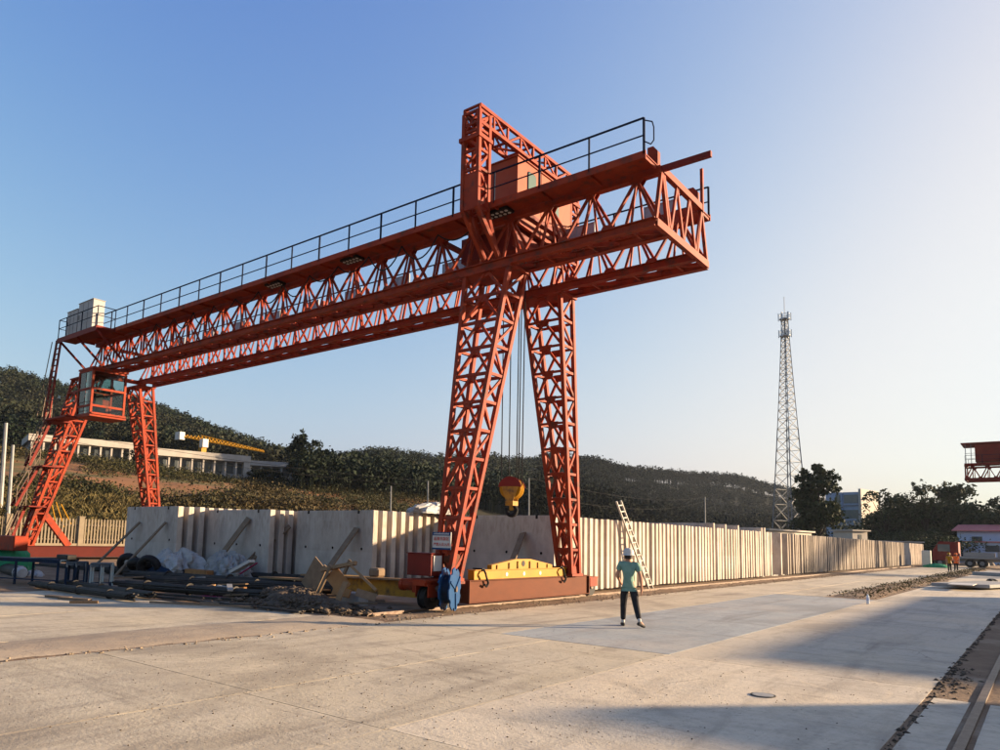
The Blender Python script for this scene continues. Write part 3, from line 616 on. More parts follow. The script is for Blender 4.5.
XR, XL, XE, XS = -12.45, -39.0, -7.22, -38.1
crane = empty('gantry_crane', (XR, 18.45, 0), 'tall red truss gantry crane with blue cable reel, straddling the concrete panel stacks', 'crane')
near_g = girder(crane, 17.0, -1, XS, XE, 1.32, 'red')
far_g = girder(crane, 19.75, 1, XS, XE, 1.32, 'red', True)
# legs on the near rail and on the far rail
for xc, z0, yb in ((XR, 0.78, 14.93), (XL+0.15, 1.0, 14.5)):
    leg(crane, quad(xc-0.24, xc+0.20, yb, yb+0.42, z0), quad(xc-0.79, xc+0.80, 16.57, 17.40, GB-0.14), 'red')
    leg(crane, quad(xc-0.13, xc+0.31, 21.06, 21.56, z0), quad(xc-0.55, xc+0.80, 19.38, 20.14, GB-0.14), 'red')
# rail-end beams
def end_beam(x, y0, y1, z0, z1, m):
    b = MB(); b.box(x-0.22, x+0.22, y0, y1, z0+0.02, z1-0.02); b.box(x-0.28, x+0.28, y0, y1, z1-0.02, z1); b.box(x-0.28, x+0.28, y0, y1, z0, z0+0.02)
    for y in (y0+0.02, y1-0.02): b.box(x-0.285, x+0.285, y-0.03, y+0.01, z0-0.003, z1+0.003)
    return b.part('end_beam', m, crane)
end_beam(XR, 15.72, 22.35, 0.13, 0.745, 'primer'); end_beam(XL+.35, 13.9, 23.2, 0.46, 1.0, 'redshaded')
for x, ys, zr in ((XR, (14.35, 15.05, 22.75), 0.34), (XL+.35, (13.6, 23.4), 0.62)):
    for y in ys:
        wheel(crane, x, y, zr)
        b = MB()
        for s in (-1, 1): b.box(x+s*0.21-0.015, x+s*0.21+0.015, y-0.26, y+0.26, zr+0.02, zr+0.30)
        b.box(x-0.23, x+0.23, y-0.30, y+0.30, zr+0.30, zr+0.34); b.part('bogie_frame', 'red', crane)
# diagonal brace at the far side
b = MB(); b.bar((XL+0.15, 15.15, 2.9), (XL+0.15, 16.7, 1.0), 0.24, 0.3); b.bar((XL+0.15, 15.3, 3.1), (XL+0.15, 15.0, 2.3), 0.3, 0.5); b.part('brace', 'red', crane)
# near rail: drive cabinet, motor, sign, cable reel, buffers
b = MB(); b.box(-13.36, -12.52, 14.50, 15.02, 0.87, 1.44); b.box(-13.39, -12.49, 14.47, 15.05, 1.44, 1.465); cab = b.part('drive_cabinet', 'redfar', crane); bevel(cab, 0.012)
b = MB(); b.box(-12.505, -12.488, 14.58, 14.90, 1.0, 1.40); b.part('notice', 'whitepaint', cab)
b = MB(); b.box(-13.05, -12.2, 13.95, 15.5, 0.735, 0.80); b.box(-12.66, -12.24, 13.95, 15.6, 0.66, 0.735); b.part('platform_plate', 'red', crane)
b = MB(); b.tube((-13.3, 14.4, 0.62), (-12.75, 14.4, 0.62), 0.14, 14); b.tube((-13.42, 14.4, 0.62), (-13.3, 14.4, 0.62), 0.16, 14); b.box(-12.9, -12.68, 14.22, 14.6, 0.45, 0.80); b.part('travel_motor', 'red', crane)
b = MB(); b.tube((-12.5, 15.16, 1.28), (-12.2, 15.16, 1.28), 0.19, 16); b.part('gearbox', 'primer', crane)
# cable reel: two scalloped flanges on an axle
rc = AX(449.5, 589, -11.92); ax = Vector((0.92, 0.39, 0)).normalized(); rt = Vector((-0.39, 0.92, 0)).normalized()
b = MB(); poly = []
for i in range(72):
    t = 2*math.pi*i/72; rr = 0.50+(0.045 if (i % 9) < 6 else -0.03); poly.append((rr*math.cos(t), rr*math.sin(t)))
hole = [(0.20*math.cos(2*math.pi*i/72), 0.20*math.sin(2*math.pi*i/72)) for i in range(72)]
for off in (-0.13, 0.13): b.prism(poly, rt, (0, 0, 1), rc+ax*off, ax*0.035)
for i in range(3):
    t = 2*math.pi*(i+.3)/3; d = rt*math.cos(t)+Vector((0, 0, 1))*math.sin(t)
    for off in (-0.165, 0.165): b.bar(rc+ax*off+d*0.1, rc+ax*off+d*0.5, 0.05, 0.03, up=ax)
reel = b.part('cable_reel', 'blue', crane)
b = MB(); b.tube(rc-ax*0.12, rc+ax*0.12, 0.36, 28); b.part('wound_cable', 'darkblue', reel)
b = MB(); b.tube(rc-ax*0.45, rc+ax*0.20, 0.075, 14); b.part('axle', 'steel', reel)
# warning board on the leg
b = MB(); b.box(-12.86, -12.22, 14.93, 14.95, 1.56, 2.02); sg = b.part('warning_sign', 'whitepaint', crane); tag(sg, 'white board with red lettering and blue bands')
b = MB(); b.box(-12.86, -12.22, 14.924, 14.929, 1.93, 2.02); b.box(-12.86, -12.22, 14.924, 14.929, 1.56, 1.605); b.part('band', 'blue', sg)
M['signred'] = mat('sign_red', (0.50, 0.03, 0.03), (0.45, 0.03, 0.03), 5, 0.6)
def text_mesh(txt, size, name, m, parent, loc, xdir, spacing=1.0):
    cu = bpy.data.curves.new('t', 'FONT'); cu.body = txt; cu.size = size; cu.align_x = 'CENTER'; cu.align_y = 'CENTER'; cu.extrude = 0.002; cu.space_character = spacing
    to = bpy.data.objects.new('t', cu); COL.objects.link(to); dg = bpy.context.evaluated_depsgraph_get()
    me = bpy.data.meshes.new_from_object(to.evaluated_get(dg)); bpy.data.objects.remove(to)
    xd = Vector(xdir).normalized(); zd = Vector((0, 0, 1)); nd = xd.cross(zd)
    me.transform(Matrix(((xd.x, zd.x, nd.x, 0), (xd.y, zd.y, nd.y, 0), (xd.z, zd.z, nd.z, 0), (0, 0, 0, 1))))
    root = parent
    while root.parent: root = root.parent
    me.transform(Matrix.Translation(Vector(loc)-root.location)); me.materials.clear(); me.materials.append(M[m])
    ob = bpy.data.objects.new(name, me); COL.objects.link(ob); ob.parent = parent; return ob
text_mesh('起重吊装区', 0.105, 'lettering', 'signred', sg, (-12.54, 14.922, 1.84), (1, 0, 0), 1.05)
text_mesh('严禁人员入内', 0.095, 'lettering', 'signred', sg, (-12.54, 14.922, 1.69), (1, 0, 0), 1.0)
b = MB()
for i in range(14):
    x = -12.80+i*0.038; b.box(x, x+0.024, 14.919, 14.923, 1.955, 1.99+0.006*(i % 3))
b.part('header_print', 'whitepaint', sg)
# overhang end: cross frame, buffers, extended top beam
b = MB(); xe = XE-0.02
b.bar((xe, 16.60, GB), (xe, 20.15, GB), 0.14, 0.2); b.bar((xe, 17.0, GT+0.02), (xe, 19.75, GT+0.02), 0.14, 0.18)
for i in range(4):
    ya, yb = 17.1+i*0.86, 17.1+(i+1)*0.86
    if i < 3: b.bar((xe, ya+0.05, GT-0.05), (xe, ya+0.46, GB+0.08), 0.08, 0.06, up=(1, 0, 0)); b.bar((xe, ya+0.46, GB+0.08), (xe, yb+0.05, GT-0.05), 0.08, 0.06, up=(1, 0, 0))
b.bar((xe, 16.6, GB), (xe, 17.0, GT), 0.09); b.bar((xe, 20.15, GB), (xe, 19.75, GT), 0.09); b.bar((xe, 17.4, GB), (xe, 17.0, GT), 0.09); b.bar((xe, 19.35, GB), (xe, 19.75, GT), 0.09)
b.part('end_frame', 'red', crane)
b = MB(); b.prism([(-0.14, 0), (0.14, 0), (0.14, 0.42), (0.02, 0.58), (-0.14, 0.58)], (1, 0, 0), (0, 0, 1), (XE-0.22, 17.0, GT+0.1), (0, 0.16, 0)); b.part('trolley_stop', 'red', crane)
b = MB(); b.prism([(-0.14, 0), (0.14, 0), (0.14, 0.42), (0.02, 0.58), (-0.14, 0.58)], (1, 0, 0), (0, 0, 1), (XE-0.22, 19.75, GT+0.1), (0, 0.16, 0)); b.part('trolley_stop', 'red', crane)
b = MB(); b.bar((XE-0.02, 17.0, GT+0.02), (XE+1.27, 17.0, GT+0.02), 0.10, 0.15); b.part('festoon_beam', 'redfar', crane)
b = MB(); b.bar((XE+0.02, 19.75, GT-0.1), (XE+0.02, 19.75, GT+1.2), 0.08); b.part('end_post', 'red', crane)
for x in (XL+0.9, -22.5):
    b = MB(); b.bar((x, 17.0, GB), (x, 19.75, GB), 0.14, 0.2); b.bar((x, 17.05, GT), (x, 19.7, GT), 0.12, 0.16); b.part('cross_beam', 'red', crane) if x < -30 else None
# flood lights under the walkway
for px_x in (-12.6+0.55, -18.3, -22.6):
    b = MB(); b.box(px_x-0.42, px_x+0.42, 16.36, 16.74, GT-0.05, GT+0.03); fl = b.part('floodlight', 'black', crane)
    b = MB()
    for i in range(5):
        for j in range(2): b.tube((px_x-0.32+i*0.16, 16.47+j*0.17, GT-0.062), (px_x-0.32+i*0.16, 16.47+j*0.17, GT-0.05), 0.05, 8)
    b.part('lens', 'whitepaint', fl)
# festoon cable loops hanging from the near walkway
b = MB(); x = -12.9
while x > -33:
    wl = 1.55
    pts = [(x-wl*t, 16.62, GT-0.05-0.62*(1-(2*t-1)**2)*(0.8+0.3*math.sin(x*3))) for t in [i/10 for i in range(11)]]
    b.path(pts, 0.024, 5); x -= wl
b.part('festoon_cable', 'black', crane)
# far end: platform, cabinets, cab, stair
b = MB(); b.box(-38.7, -34.4, 15.22, 16.14, GT-0.04, GT+0.06); b.box(-38.7, -34.4, 15.20, 15.24, GT-0.20, GT+0.02)
for x in (-38.5, -36.7, -34.6): b.bar((x, 15.3, GT-0.1), (x, 16.6, GB+0.3), 0.09)
b.part('platform', 'redfar', crane)
b = MB(); zt = GT+0.07
rp = [(-34.45, 16.1), (-34.45, 15.25), (-38.65, 15.25), (-38.65, 16.1)]
for z, r_ in ((zt+0.95, 0.022), (zt+0.5, 0.018)): b.path([(x, y, z) for x, y in rp], r_)
for x, y in rp+[(-36.1, 15.25), (-37.8, 15.25)]: b.tube((x, y, zt), (x, y, zt+0.95), 0.025, 6)
b.part('handrail', 'navy', crane)
for x0, x1, h in ((-38.2, -37.05, 1.30), (-36.95, -35.4, 1.52)):
    b = MB(); b.box(x0, x1, 15.42, 15.98, zt, zt+h); b.box(x0-.03, x1+.03, 15.39, 16.01, zt+h, zt+h+0.03)
    cb = b.part('electrical_cabinet', 'greybox', crane); bevel(cb, 0.01)
    b = MB()
    for k in (0.33, 0.66): b.box(x0+(x1-x0)*k-0.008, x0+(x1-x0)*k+0.008, 15.412, 15.419, zt+0.06, zt+h-0.06)
    b.box(x0+.1, x0+.14, 15.395, 15.412, zt+h*.45, zt+h*.6); b.part('door_seam', 'bdark', cb)
# operator's cab
cx0, cx1, cy0, cy1, cz0, cz1 = -36.6, -35.2, 15.62, 17.2, 7.35, 9.5
b = MB()
for x in (cx0, cx1):
    for y in (cy0, cy1): b.box(x-0.05, x+0.05, y-0.05, y+0.05, cz0, cz1)
for z in (cz0, cz0+0.42, (cz0+cz1)/2+0.18, cz1):
    for y in (cy0, cy1): b.box(cx0, cx1, y-0.045, y+0.045, z-0.05, z+0.05)
    for x in (cx0, cx1): b.box(x-0.045, x+0.045, cy0, cy1, z-0.05, z+0.05)
b.box(cx0-0.05, cx1+0.15, cy0-0.1, cy1+0.1, cz0-0.12, cz0-0.03); b.box(cx0-0.05, cx1+0.12, cy0-0.08, cy1+0.08, cz1+0.05, cz1+0.14)
b.box(cx0-0.02, cx0+0.02, cy0+.8, cy1, cz0, cz0+1.0)
ca = b.part('operator_cab', 'red', crane)
b = MB(); b.box(cx1+0.05, cx1+0.22, cy0-0.05, cy1+0.05, cz0-0.02, cz0+0.07); b.part('foot_rail', 'red', ca)
for z0_, z1_ in ((cz0+0.05, cz0+0.37), (cz0+0.47, (cz0+cz1)/2+0.13), ((cz0+cz1)/2+0.23, cz1-0.05)):
    b = MB(); b.box(cx1-0.01, cx1+0.01, cy0+0.05, cy1-0.05, z0_, z1_); b.part('pane', 'cabglass', ca)
    b = MB(); b.box(cx0-.01, cx0+.01, cy0+0.05, cy1-0.05, z0_, z1_); b.part('pane', 'cabglass', ca)
    b = MB(); b.box(cx0+0.05, (cx0+cx1)/2-0.03, cy0-0.01, cy0+0.01, z0_, z1_); b.part('pane', 'cabglass', ca)
    b = MB(); b.box((cx0+cx1)/2+0.03, cx1-0.05, cy0-0.01, cy0+0.01, z0_, z1_); b.part('pane', 'cabglass', ca)
b = MB(); b.box(cx0+.4, cx0+.85, 16.15, 16.6, cz0+.05, cz0+0.55); b.box(cx0+.35, cx0+.45, 16.15, 16.6, cz0+0.5, cz0+1.2); b.part('seat', 'black', ca)
b = MB()
for x in (cx0+0.1, cx1-0.1): b.bar((x, 16.6, cz1+0.1), (x, 16.65, GB-0.1), 0.12)
b.part('hanger', 'red', ca)
# stairs zig-zagging up beside the far leg
b = MB(); rl = MB(); xs = -39.3
flights = [(14.35, 1.0, 14.5, 2.9), (14.5, 2.9, 14.95, 4.9), (14.95, 4.9, 15.3, 7.2)]
for i, (ya, za, yb, zb) in enumerate(flights):
    for sx in (0, 0.55):
        b.bar((xs+sx, ya-.45, za), (xs+sx, yb, zb), 0.05, 0.12)
        rl.bar((xs+sx, ya-.45, za+0.9), (xs+sx, yb, zb+0.9), 0.028); rl.bar((xs+sx, ya-.45, za+0.5), (xs+sx, yb, zb+0.5), 0.02)
        for t in (0, .5, 1): rl.bar((xs+sx, ya-.45+(yb-ya+.45)*t, za+(zb-za)*t), (xs+sx, ya-.45+(yb-ya+.45)*t, za+(zb-za)*t+.9), 0.028)
    for k in range(9):
        t = (k+0.5)/9; b.box(xs, xs+0.55, ya-.45+(yb-ya+.45)*t-0.09, ya-.45+(yb-ya+.45)*t+0.09, za+(zb-za)*t-0.015, za+(zb-za)*t+0.015)
    b.box(xs-.2, xs+1.2, yb-0.1, yb+0.7, zb-0.03, zb+0.03)
b.box(-39.0, -36.4, 15.0, 15.75, 7.22, 7.30)
b.bar((xs, 15.2, 7.3), (xs+0.4, 15.3, GT), 0.05, 0.12); b.bar((xs+.5, 15.2, 7.3), (xs+0.9, 15.3, GT), 0.05, 0.12)
for k in range(14):
    t = (k+.5)/14; b.box(xs+.4*t, xs+.5+.4*t, 15.2+.1*t-.04, 15.2+.1*t+.04, 7.3+(GT-7.3)*t-.015, 7.3+(GT-7.3)*t+.015)
rl.bar((xs-.2, 14.9, 7.3), (xs+.35, 15.1, GT-.1), 0.03); rl.bar((xs+.4, 14.9, 7.3), (xs+.85, 15.1, GT-.1), 0.03)
rl.path([(-39.0, 15.02, 8.2), (-36.6, 15.02, 8.2)], 0.018); rl.path([(-39.0, 15.02, 7.75), (-36.6, 15.02, 7.75)], 0.014)
for x in (-39, -37.8, -36.6): rl.tube((x, 15.02, 7.3), (x, 15.02, 8.2), 0.02, 6)
b.part('stair', 'redfar', crane); rl.part('stair_rail', 'steel', crane)

# ------------------------------------------------------------ hoist trolley (rides on the girders)
TX0, TX1 = -12.75, -12.08
tr = empty('hoist_trolley', (-13.1, 18.45, GT), 'red hoist trolley with lattice portal and windowed winch house on top of the crane', 'trolley')
for y0, y1 in ((15.58, 16.18), (20.75, 21.35)):
    for xa, xb in ((TX0, TX1), (-15.1, -14.4)):
        if xa < -14 and y0 < 20: pass
        c, l = lattice(quad(xa+.06, xb-.06, y0+.06, y1-.06, 11.28), quad(xa+.06, xb-.06, y0+.06, y1-.06, 14.22), 5, 0.11, 0.07)
        if xa > -14:
            c.box(xa-0.06, xb+0.03, y0-0.04, y1+0.02, 13.36, 13.48)
            c.box(xa+0.02, xb-0.14, y0+0.03, y0+0.05, 11.3, 12.35); 
            for xx in (xa+.08, xb-.08):
                sy = 1 if y0 < 18 else -1
                c.bar((xx, y0+.05 if sy > 0 else y1-.05, 11.3), (xx+.12, (y0 if sy > 0 else y1)+sy*1.0, 10.05), 0.13)
                c.bar((xx, y1-.05 if sy > 0 else y0+.05, 11.3), (xx+.1, (y0 if sy > 0 else y1)+sy*0.98, 10.05), 0.10)
            col = c.part('column', 'red', tr); l.part('lacing', 'red', col)
cc, ll = lattice([(TX0+.06, 15.64, 13.86), (TX1-.06, 15.64, 13.86), (TX1-.06, 15.64, 14.36), (TX0+.06, 15.64, 14.36)],
                 [(TX0+.06, 21.3, 13.86), (TX1-.06, 21.3, 13.86), (TX1-.06, 21.3, 14.36), (TX0+.06, 21.3, 14.36)], 8, 0.10, 0.06)
tb = cc.part('portal_beam', 'red', tr); ll.part('lacing', 'red', tb)
hx0, hx1, hy0, hy1, hz0, hz1 = -13.9, -12.07, 17.55, 20.85, 11.6, 13.62
b = MB(); b.box(hx0, hx1-0.02, hy0, hy1, hz0, hz1); b.box(hx0-.05, hx1+.03, hy0-.05, hy1+.05, hz1, hz1+0.04); b.box(hx0-.04, hx1+0.05, hy0-0.06, hy0+.1, hz0-.14, hz0+.06)
for y in (18.9, 19.6): b.box(hx1-0.02, hx1-0.008, y-0.012, y+0.012, hz0, hz1)
hs = b.part('winch_house', 'housered', tr); bevel(hs, 0.012)
def rwin(y0, y1, z0, z1):
    r = 0.09; pts = []
    for cy, cz, a0 in ((y1-r, z1-r, 0), (y0+r, z1-r, 90), (y0+r, z0+r, 180), (y1-r, z0+r, 270)):
        for k in range(5): a = R(a0+k*22.5); pts.append((cy+r*math.cos(a), cz+r*math.sin(a)))
    big = [((y0+y1)/2+(y-(y0+y1)/2)*1.13, (z0+z1)/2+(z-(z0+z1)/2)*1.07) for y, z in pts]
    b = MB(); b.prism(big, (0, 1, 0), (0, 0, 1), (hx1-0.015, 0, 0), (0.02, 0, 0)); f = b.part('window_frame', 'navy', hs)
    b = MB(); b.prism(pts, (0, 1, 0), (0, 0, 1), (hx1, 0, 0), (0.02, 0, 0)); b.part('pane', 'glasspale', f)
rwin(18.12, 18.55, 12.55, 13.35); rwin(19.55, 19.95, 12.45, 13.2)
b = MB()                                             # trolley frame and winches under the house, on the rails
for y in (17.0, 19.75):
    b.box(-15.4, -11.6, y-0.10, y+0.10, GT+0.22, GT+0.36)
    for x in (-15.1, -11.9): b.tube((x, y-0.06, GT+0.21), (x, y+0.06, GT+0.21), 0.11, 14)
for x in (-15.2, -13.5, -11.8): b.box(x-.1, x+.1, 17.1, 19.65, GT+0.20, GT+0.32)
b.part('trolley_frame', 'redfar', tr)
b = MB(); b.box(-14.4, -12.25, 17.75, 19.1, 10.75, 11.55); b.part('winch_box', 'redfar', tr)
b = MB(); b.tube((-14.3, 18.45, 11.15), (-12.3, 18.45, 11.15), 0.32, 18); b.part('rope_drum', 'black', tr)
b = MB(); b.bar((-12.2, 17.6, 10.9), (-12.2, 19.6, 10.9), 0.16, 0.2); b.bar((-12.1, 17.5, 11.55), (-12.1, 20.3, 11.4), 0.12, 0.16); b.part('side_beam', 'red', tr)
HX, HY = -12.70, 18.4
b = MB()
for dx in (-0.40, -0.12, 0.16, 0.24, 0.36): b.tube((HX+dx*1.1, HY, 11.0), (HX+dx, HY, 3.5), 0.017, 6)
b.part('hoist_rope', 'rope', tr)

# hook block hanging from the ropes
hk = empty('hook_block', (HX, HY, 2.53), 'yellow and dark red hook block hanging on ropes between the crane legs', 'hook')
zc = 3.42
b = MB(); vd = Vector((0.35, -0.94, 0)).normalized(); hd = Vector((0.94, 0.35, 0))
for off in (-0.20, -0.07, 0.07, 0.20): b.tube(Vector((HX, HY, zc))+vd*(off-0.03), Vector((HX, HY, zc))+vd*(off+0.03), 0.33, 26)
b.part('sheave', 'yellow', hk)
b = MB()
for off in (-0.25, 0.25):
    b.prism([(0.36*math.cos(R(a)), 0.36*math.sin(R(a))) for a in range(5, 176, 10)]+[(-0.22, 0.06), (0.22, 0.06)], hd, (0, 0, 1), Vector((HX, HY, zc))+vd*off, vd*0.03)
b.part('cover', 'truckred', hk)
b = MB()
for off in (-0.27, 0.27): b.prism([(-0.26, 0.05), (0.26, 0.05), (0.10, -0.42), (-0.10, -0.42)], hd, (0, 0, 1), Vector((HX, HY, zc))+vd*off, vd*0.025)
b.box(HX-0.14, HX+0.14, HY-0.14, HY+0.14, zc-0.52, zc-0.38); b.tube((HX, HY, zc-0.66), (HX, HY, zc-0.5), 0.07, 12); b.part('side_plate', 'yellowdirty', hk)
b = MB(); cz_ = 2.76; pr = None; pts = []
for a in range(75, -215, -15): pts.append(Vector((HX, HY, cz_))+hd*0.15*math.cos(R(a))+Vector((0, 0, 1))*0.15*math.sin(R(a)))
for i, (p, q) in enumerate(zip(pts, pts[1:])): r_ = 0.075-0.05*abs(i/len(pts)-0.45); b.tube(p, q, r_, 10)
b.part('hook', 'black', hk, smooth=True)
# yellow spreader beam lying on the end beam
sp = empty('spreader_beam', (-12.4, 18.5, 0.745), 'bright yellow spreader beam lying on the crane end beam', 'spreader')
b = MB(); b.box(-12.50, -12.28, 16.05, 20.95, 0.75, 1.0); b.box(-12.54, -12.24, 16.05, 20.95, 1.0, 1.02)
b.prism([(16.9, 1.02), (20.15, 1.02), (20.15, 1.12), (18.9, 1.30), (18.1, 1.30), (16.9, 1.14)], (0, 1, 0), (0, 0, 1), (-12.39, 0, 0), (0.16, 0, 0)); s0 = b.part('beam', 'yellow', sp)
b = MB()
for y in (17.15, 17.75, 18.2, 18.85, 19.3, 19.85): b.box(-12.36, -12.275, y-0.02, y+0.02, 1.02, 1.12+0.15*(1-abs(y-18.5)/1.6))
b.part('stiffener', 'yellowdirty', sp)
b = MB(); b.tube((-12.315, 18.5, 1.17), (-12.300, 18.5, 1.17), 0.085, 18); b.part('lifting_eye', 'black', sp)
for y in (17.6, 18.5, 19.4):
    b = MB(); b.tube((-12.285, y, 0.87), (-12.272, y, 0.87), 0.06, 14); b.part('sticker', 'whitepaint', sp)
for y in (16.4, 20.6):
    b = MB(); b.box(-12.56, -12.22, y-0.06, y+0.06, 0.98, 1.06); b.path([(-12.22, y, 1.03), (-12.13, y-0.03, 0.92), (-12.15, y+0.05, 0.80), (-12.14, y+0.12, 0.66), (-12.16, y+0.06, 0.56), (-12.14, y-.05, 0.62)], 0.03, 6); b.part('shackle', 'black', sp)

# ------------------------------------------------------------ the other gantry crane, far down the yard
Y2 = 100.0
c2 = empty('gantry_crane', (-0.76, Y2, 0), 'distant dark red gantry crane end reaching over the road beyond the trees', 'crane')
def shift_girder(root, yc, sgn, xa, xb):
    return girder(root, yc, sgn, xa, xb, 1.35, 'redfar')
g0 = [o for o in bpy.data.objects]
shift_girder(c2, Y2-1.4, -1, -6.85, 26.0); shift_girder(c2, Y2+1.4, 1, -6.85, 26.0)
for xc in (-0.76, 25.7):
    leg(c2, quad(xc-.36, xc+.34, Y2-3.3, Y2-2.65, 0.8), quad(xc-.83, xc+.8, Y2-1.85, Y2-.95, GB-.14), 'redfar')
    leg(c2, quad(xc-.36, xc+.34, Y2+2.65, Y2+3.3, 0.8), quad(xc-.83, xc+.8, Y2+.95, Y2+1.85, GB-.14), 'redfar')
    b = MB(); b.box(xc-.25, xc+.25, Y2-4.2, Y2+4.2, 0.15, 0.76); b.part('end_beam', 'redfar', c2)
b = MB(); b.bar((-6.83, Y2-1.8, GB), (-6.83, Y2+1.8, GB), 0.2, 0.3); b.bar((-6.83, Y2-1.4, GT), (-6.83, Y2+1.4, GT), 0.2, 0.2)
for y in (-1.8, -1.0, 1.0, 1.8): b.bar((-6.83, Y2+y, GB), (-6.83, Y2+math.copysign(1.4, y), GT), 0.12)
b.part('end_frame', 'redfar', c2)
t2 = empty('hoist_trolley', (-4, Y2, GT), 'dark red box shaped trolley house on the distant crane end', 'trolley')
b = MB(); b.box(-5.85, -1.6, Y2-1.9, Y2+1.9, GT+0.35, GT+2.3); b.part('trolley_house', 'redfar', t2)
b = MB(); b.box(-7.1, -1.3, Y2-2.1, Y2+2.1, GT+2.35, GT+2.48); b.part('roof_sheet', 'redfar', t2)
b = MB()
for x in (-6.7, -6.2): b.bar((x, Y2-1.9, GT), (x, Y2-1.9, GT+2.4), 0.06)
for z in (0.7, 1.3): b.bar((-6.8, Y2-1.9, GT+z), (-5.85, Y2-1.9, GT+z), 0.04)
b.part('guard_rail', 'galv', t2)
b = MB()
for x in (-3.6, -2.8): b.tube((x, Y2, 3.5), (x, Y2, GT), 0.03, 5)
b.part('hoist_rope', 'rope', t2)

# ------------------------------------------------------------ precast panels
def make_panel_mesh(w, h, t, name='concrete_panel', holes=True):
    bm = bmesh.new(); bmesh.ops.create_cube(bm, size=1.0)
    for v in bm.verts: v.co = Vector((v.co.x*w, v.co.y*t, (v.co.z+0.5)*h))
    bmesh.ops.bevel(bm, geom=list(bm.edges), offset=0.012, segments=1, affect='EDGES')
    me = bpy.data.meshes.new(name); bm.to_mesh(me); bm.free(); me.materials.append(M['panel'])
    if holes:
        me.materials.append(M['panelhole'])
        tmp = bpy.data.objects.new('tmp', me); COL.objects.link(tmp); cut = MB()
        for x in (-w*0.36, 0.02, w*0.37): cut.tube((x, -t, h*0.5), (x, t, h*0.5), 0.05, 12)
        cut.box(-w*0.34-0.05, -w*0.34+0.05, -t, -t*0.3, h-0.12, h+0.1); cut.box(w*0.32-0.05, w*0.32+0.05, -t, -t*0.3, h-0.12, h+0.1)
        co = bpy.data.objects.new('cut', cut.mesh('cut', 'panelhole')); COL.objects.link(co)
        bo = tmp.modifiers.new('b', 'BOOLEAN'); bo.object = co; bo.operation = 'DIFFERENCE'; bo.solver = 'EXACT'
        dg = bpy.context.evaluated_depsgraph_get(); me2 = bpy.data.meshes.new_from_object(tmp.evaluated_get(dg))
        bpy.data.objects.remove(tmp); bpy.data.objects.remove(co); me = me2; me.name = name
    return me
PM = make_panel_mesh(4.06, 2.66, 0.235); PMT = make_panel_mesh(4.06, 2.9, 0.2, holes=False); PMN = make_panel_mesh(4.06, 2.66, 0.30, holes=False)
SILL = 0.09
PMO = PM.copy(); PMO.materials[0] = M['panelold']
def panel(x, y, label, group, me=PM, dx=0.0, dz=0.0, tilt=0.0, rz=0.0):
    o = bpy.data.objects.new('precast_unit', me); COL.objects.link(o); o.location = (x+dx, y, gz(x)+SILL+dz)
    o.rotation_euler = (tilt, 0, rz); return tag(o, label, 'concrete unit', group)
def row(xc, y0, y1, pitch, label, group, first=None, gaps=(), tall=(), jx=0.025, first_label=None, me=None):
    y = y0; k = 0
    while y < y1:
        if not any(a < y < c for a, c in gaps):
            panel(xc, y, first_label if (k == 0 and first_label) else label, None if (k == 0 and first_label) else group,
                  PMT if k in tall else (me or PM), dx=random.uniform(-jx, jx), dz=random.uniform(-0.012, 0.012), rz=random.uniform(-0.002, 0.002))
        k += 1; y += pitch*random.uniform(0.93, 1.07)
XA, XB, XC, XD = -28.5, -24.42, -19.9, -15.42
row(XA, 15.55, 19, 0.44, 'grey concrete panel standing in the stack beside the fence, behind its front panel', 'panels in the stack by the fence', first_label='grey concrete front panel of the stack beside the fence, propped by timbers')
row(XB, 16.85, 20, 0.44, 'grey concrete panel behind the front panel with the leaning plank and tarpaulin heap', 'panels in the second stack from the fence', first_label='grey concrete front panel with leaning plank above the dark tarpaulin heap')
row(XC, 17.75, 22.8, 0.44, 'grey concrete panel behind the front panel over the broken timber pile', 'panels in the third stack from the fence', first_label='grey concrete front panel with three round holes behind the broken timber pile', gaps=((19.15, 19.5),))
row(XD, 22.15, 47.7, 0.425, 'upright concrete panel in the long evenly spaced row behind the walking man', 'panels in the long row along the rail', first_label='grey concrete front panel framed between the two crane legs', tall=(37, 41, 46, 56, 57))
row(XD-0.05, 51.6, 80, 0.47, 'upright weathered concrete panel in the tightly packed row beyond the dark gap', 'panels in the packed row past the gap', me=PMO, jx=0.04, gaps=((52.3, 52.9),))
row(XD-0.05, 80.3, 101, 0.47, 'pale concrete panel in the packed row near the red truck', 'panels in the packed row by the truck', me=PMO, jx=0.04)
row(XD-0.05, 106, 118.5, 0.5, 'pale concrete panel in the last short row before the green netting', 'panels in the last short row', jx=0.04)
panel(XD, 49.9, 'darker concrete panel standing alone in the gap of the long wall', None, PM)
# stacks on the other side of the camera's rail: they shade the foreground
row(7.2, 23.3, 46, 0.38, 'upright concrete panel in the row across the second rail', 'panels in the row across the second rail')
row(7.2, 17.45, 18.0, 0.42, 'upright concrete panel in the short stack across the second rail', 'panels in the short stack across the second rail')
def sills(xc, y0, y1, lab):
    for dx in (-1.35, 1.35):
        b = MB(); x = xc+dx; z = gz(x); b.box(x-0.16, x+0.16, y0, y1, z-0.08, z+SILL-0.012)
        b.thing('sill_beam', 'concgrey', (x, y0, z-0.08), lab, 'beam', 'sill beams under the panels')
for xc, y0, y1, nm in ((XA, 15.3, 19, 'the stack by the fence'), (XB, 16.6, 20, 'the second stack from the fence'), (XC, 17.4, 23, 'the third stack from the fence'), (XD, 21.9, 48, 'the long panel row'), (XD, 49.5, 119, 'the packed panel rows past the gap'), (7.2, 12, 50, 'the panel row across the second rail')):
    sills(xc, y0, y1, 'low concrete sill beam under '+nm)
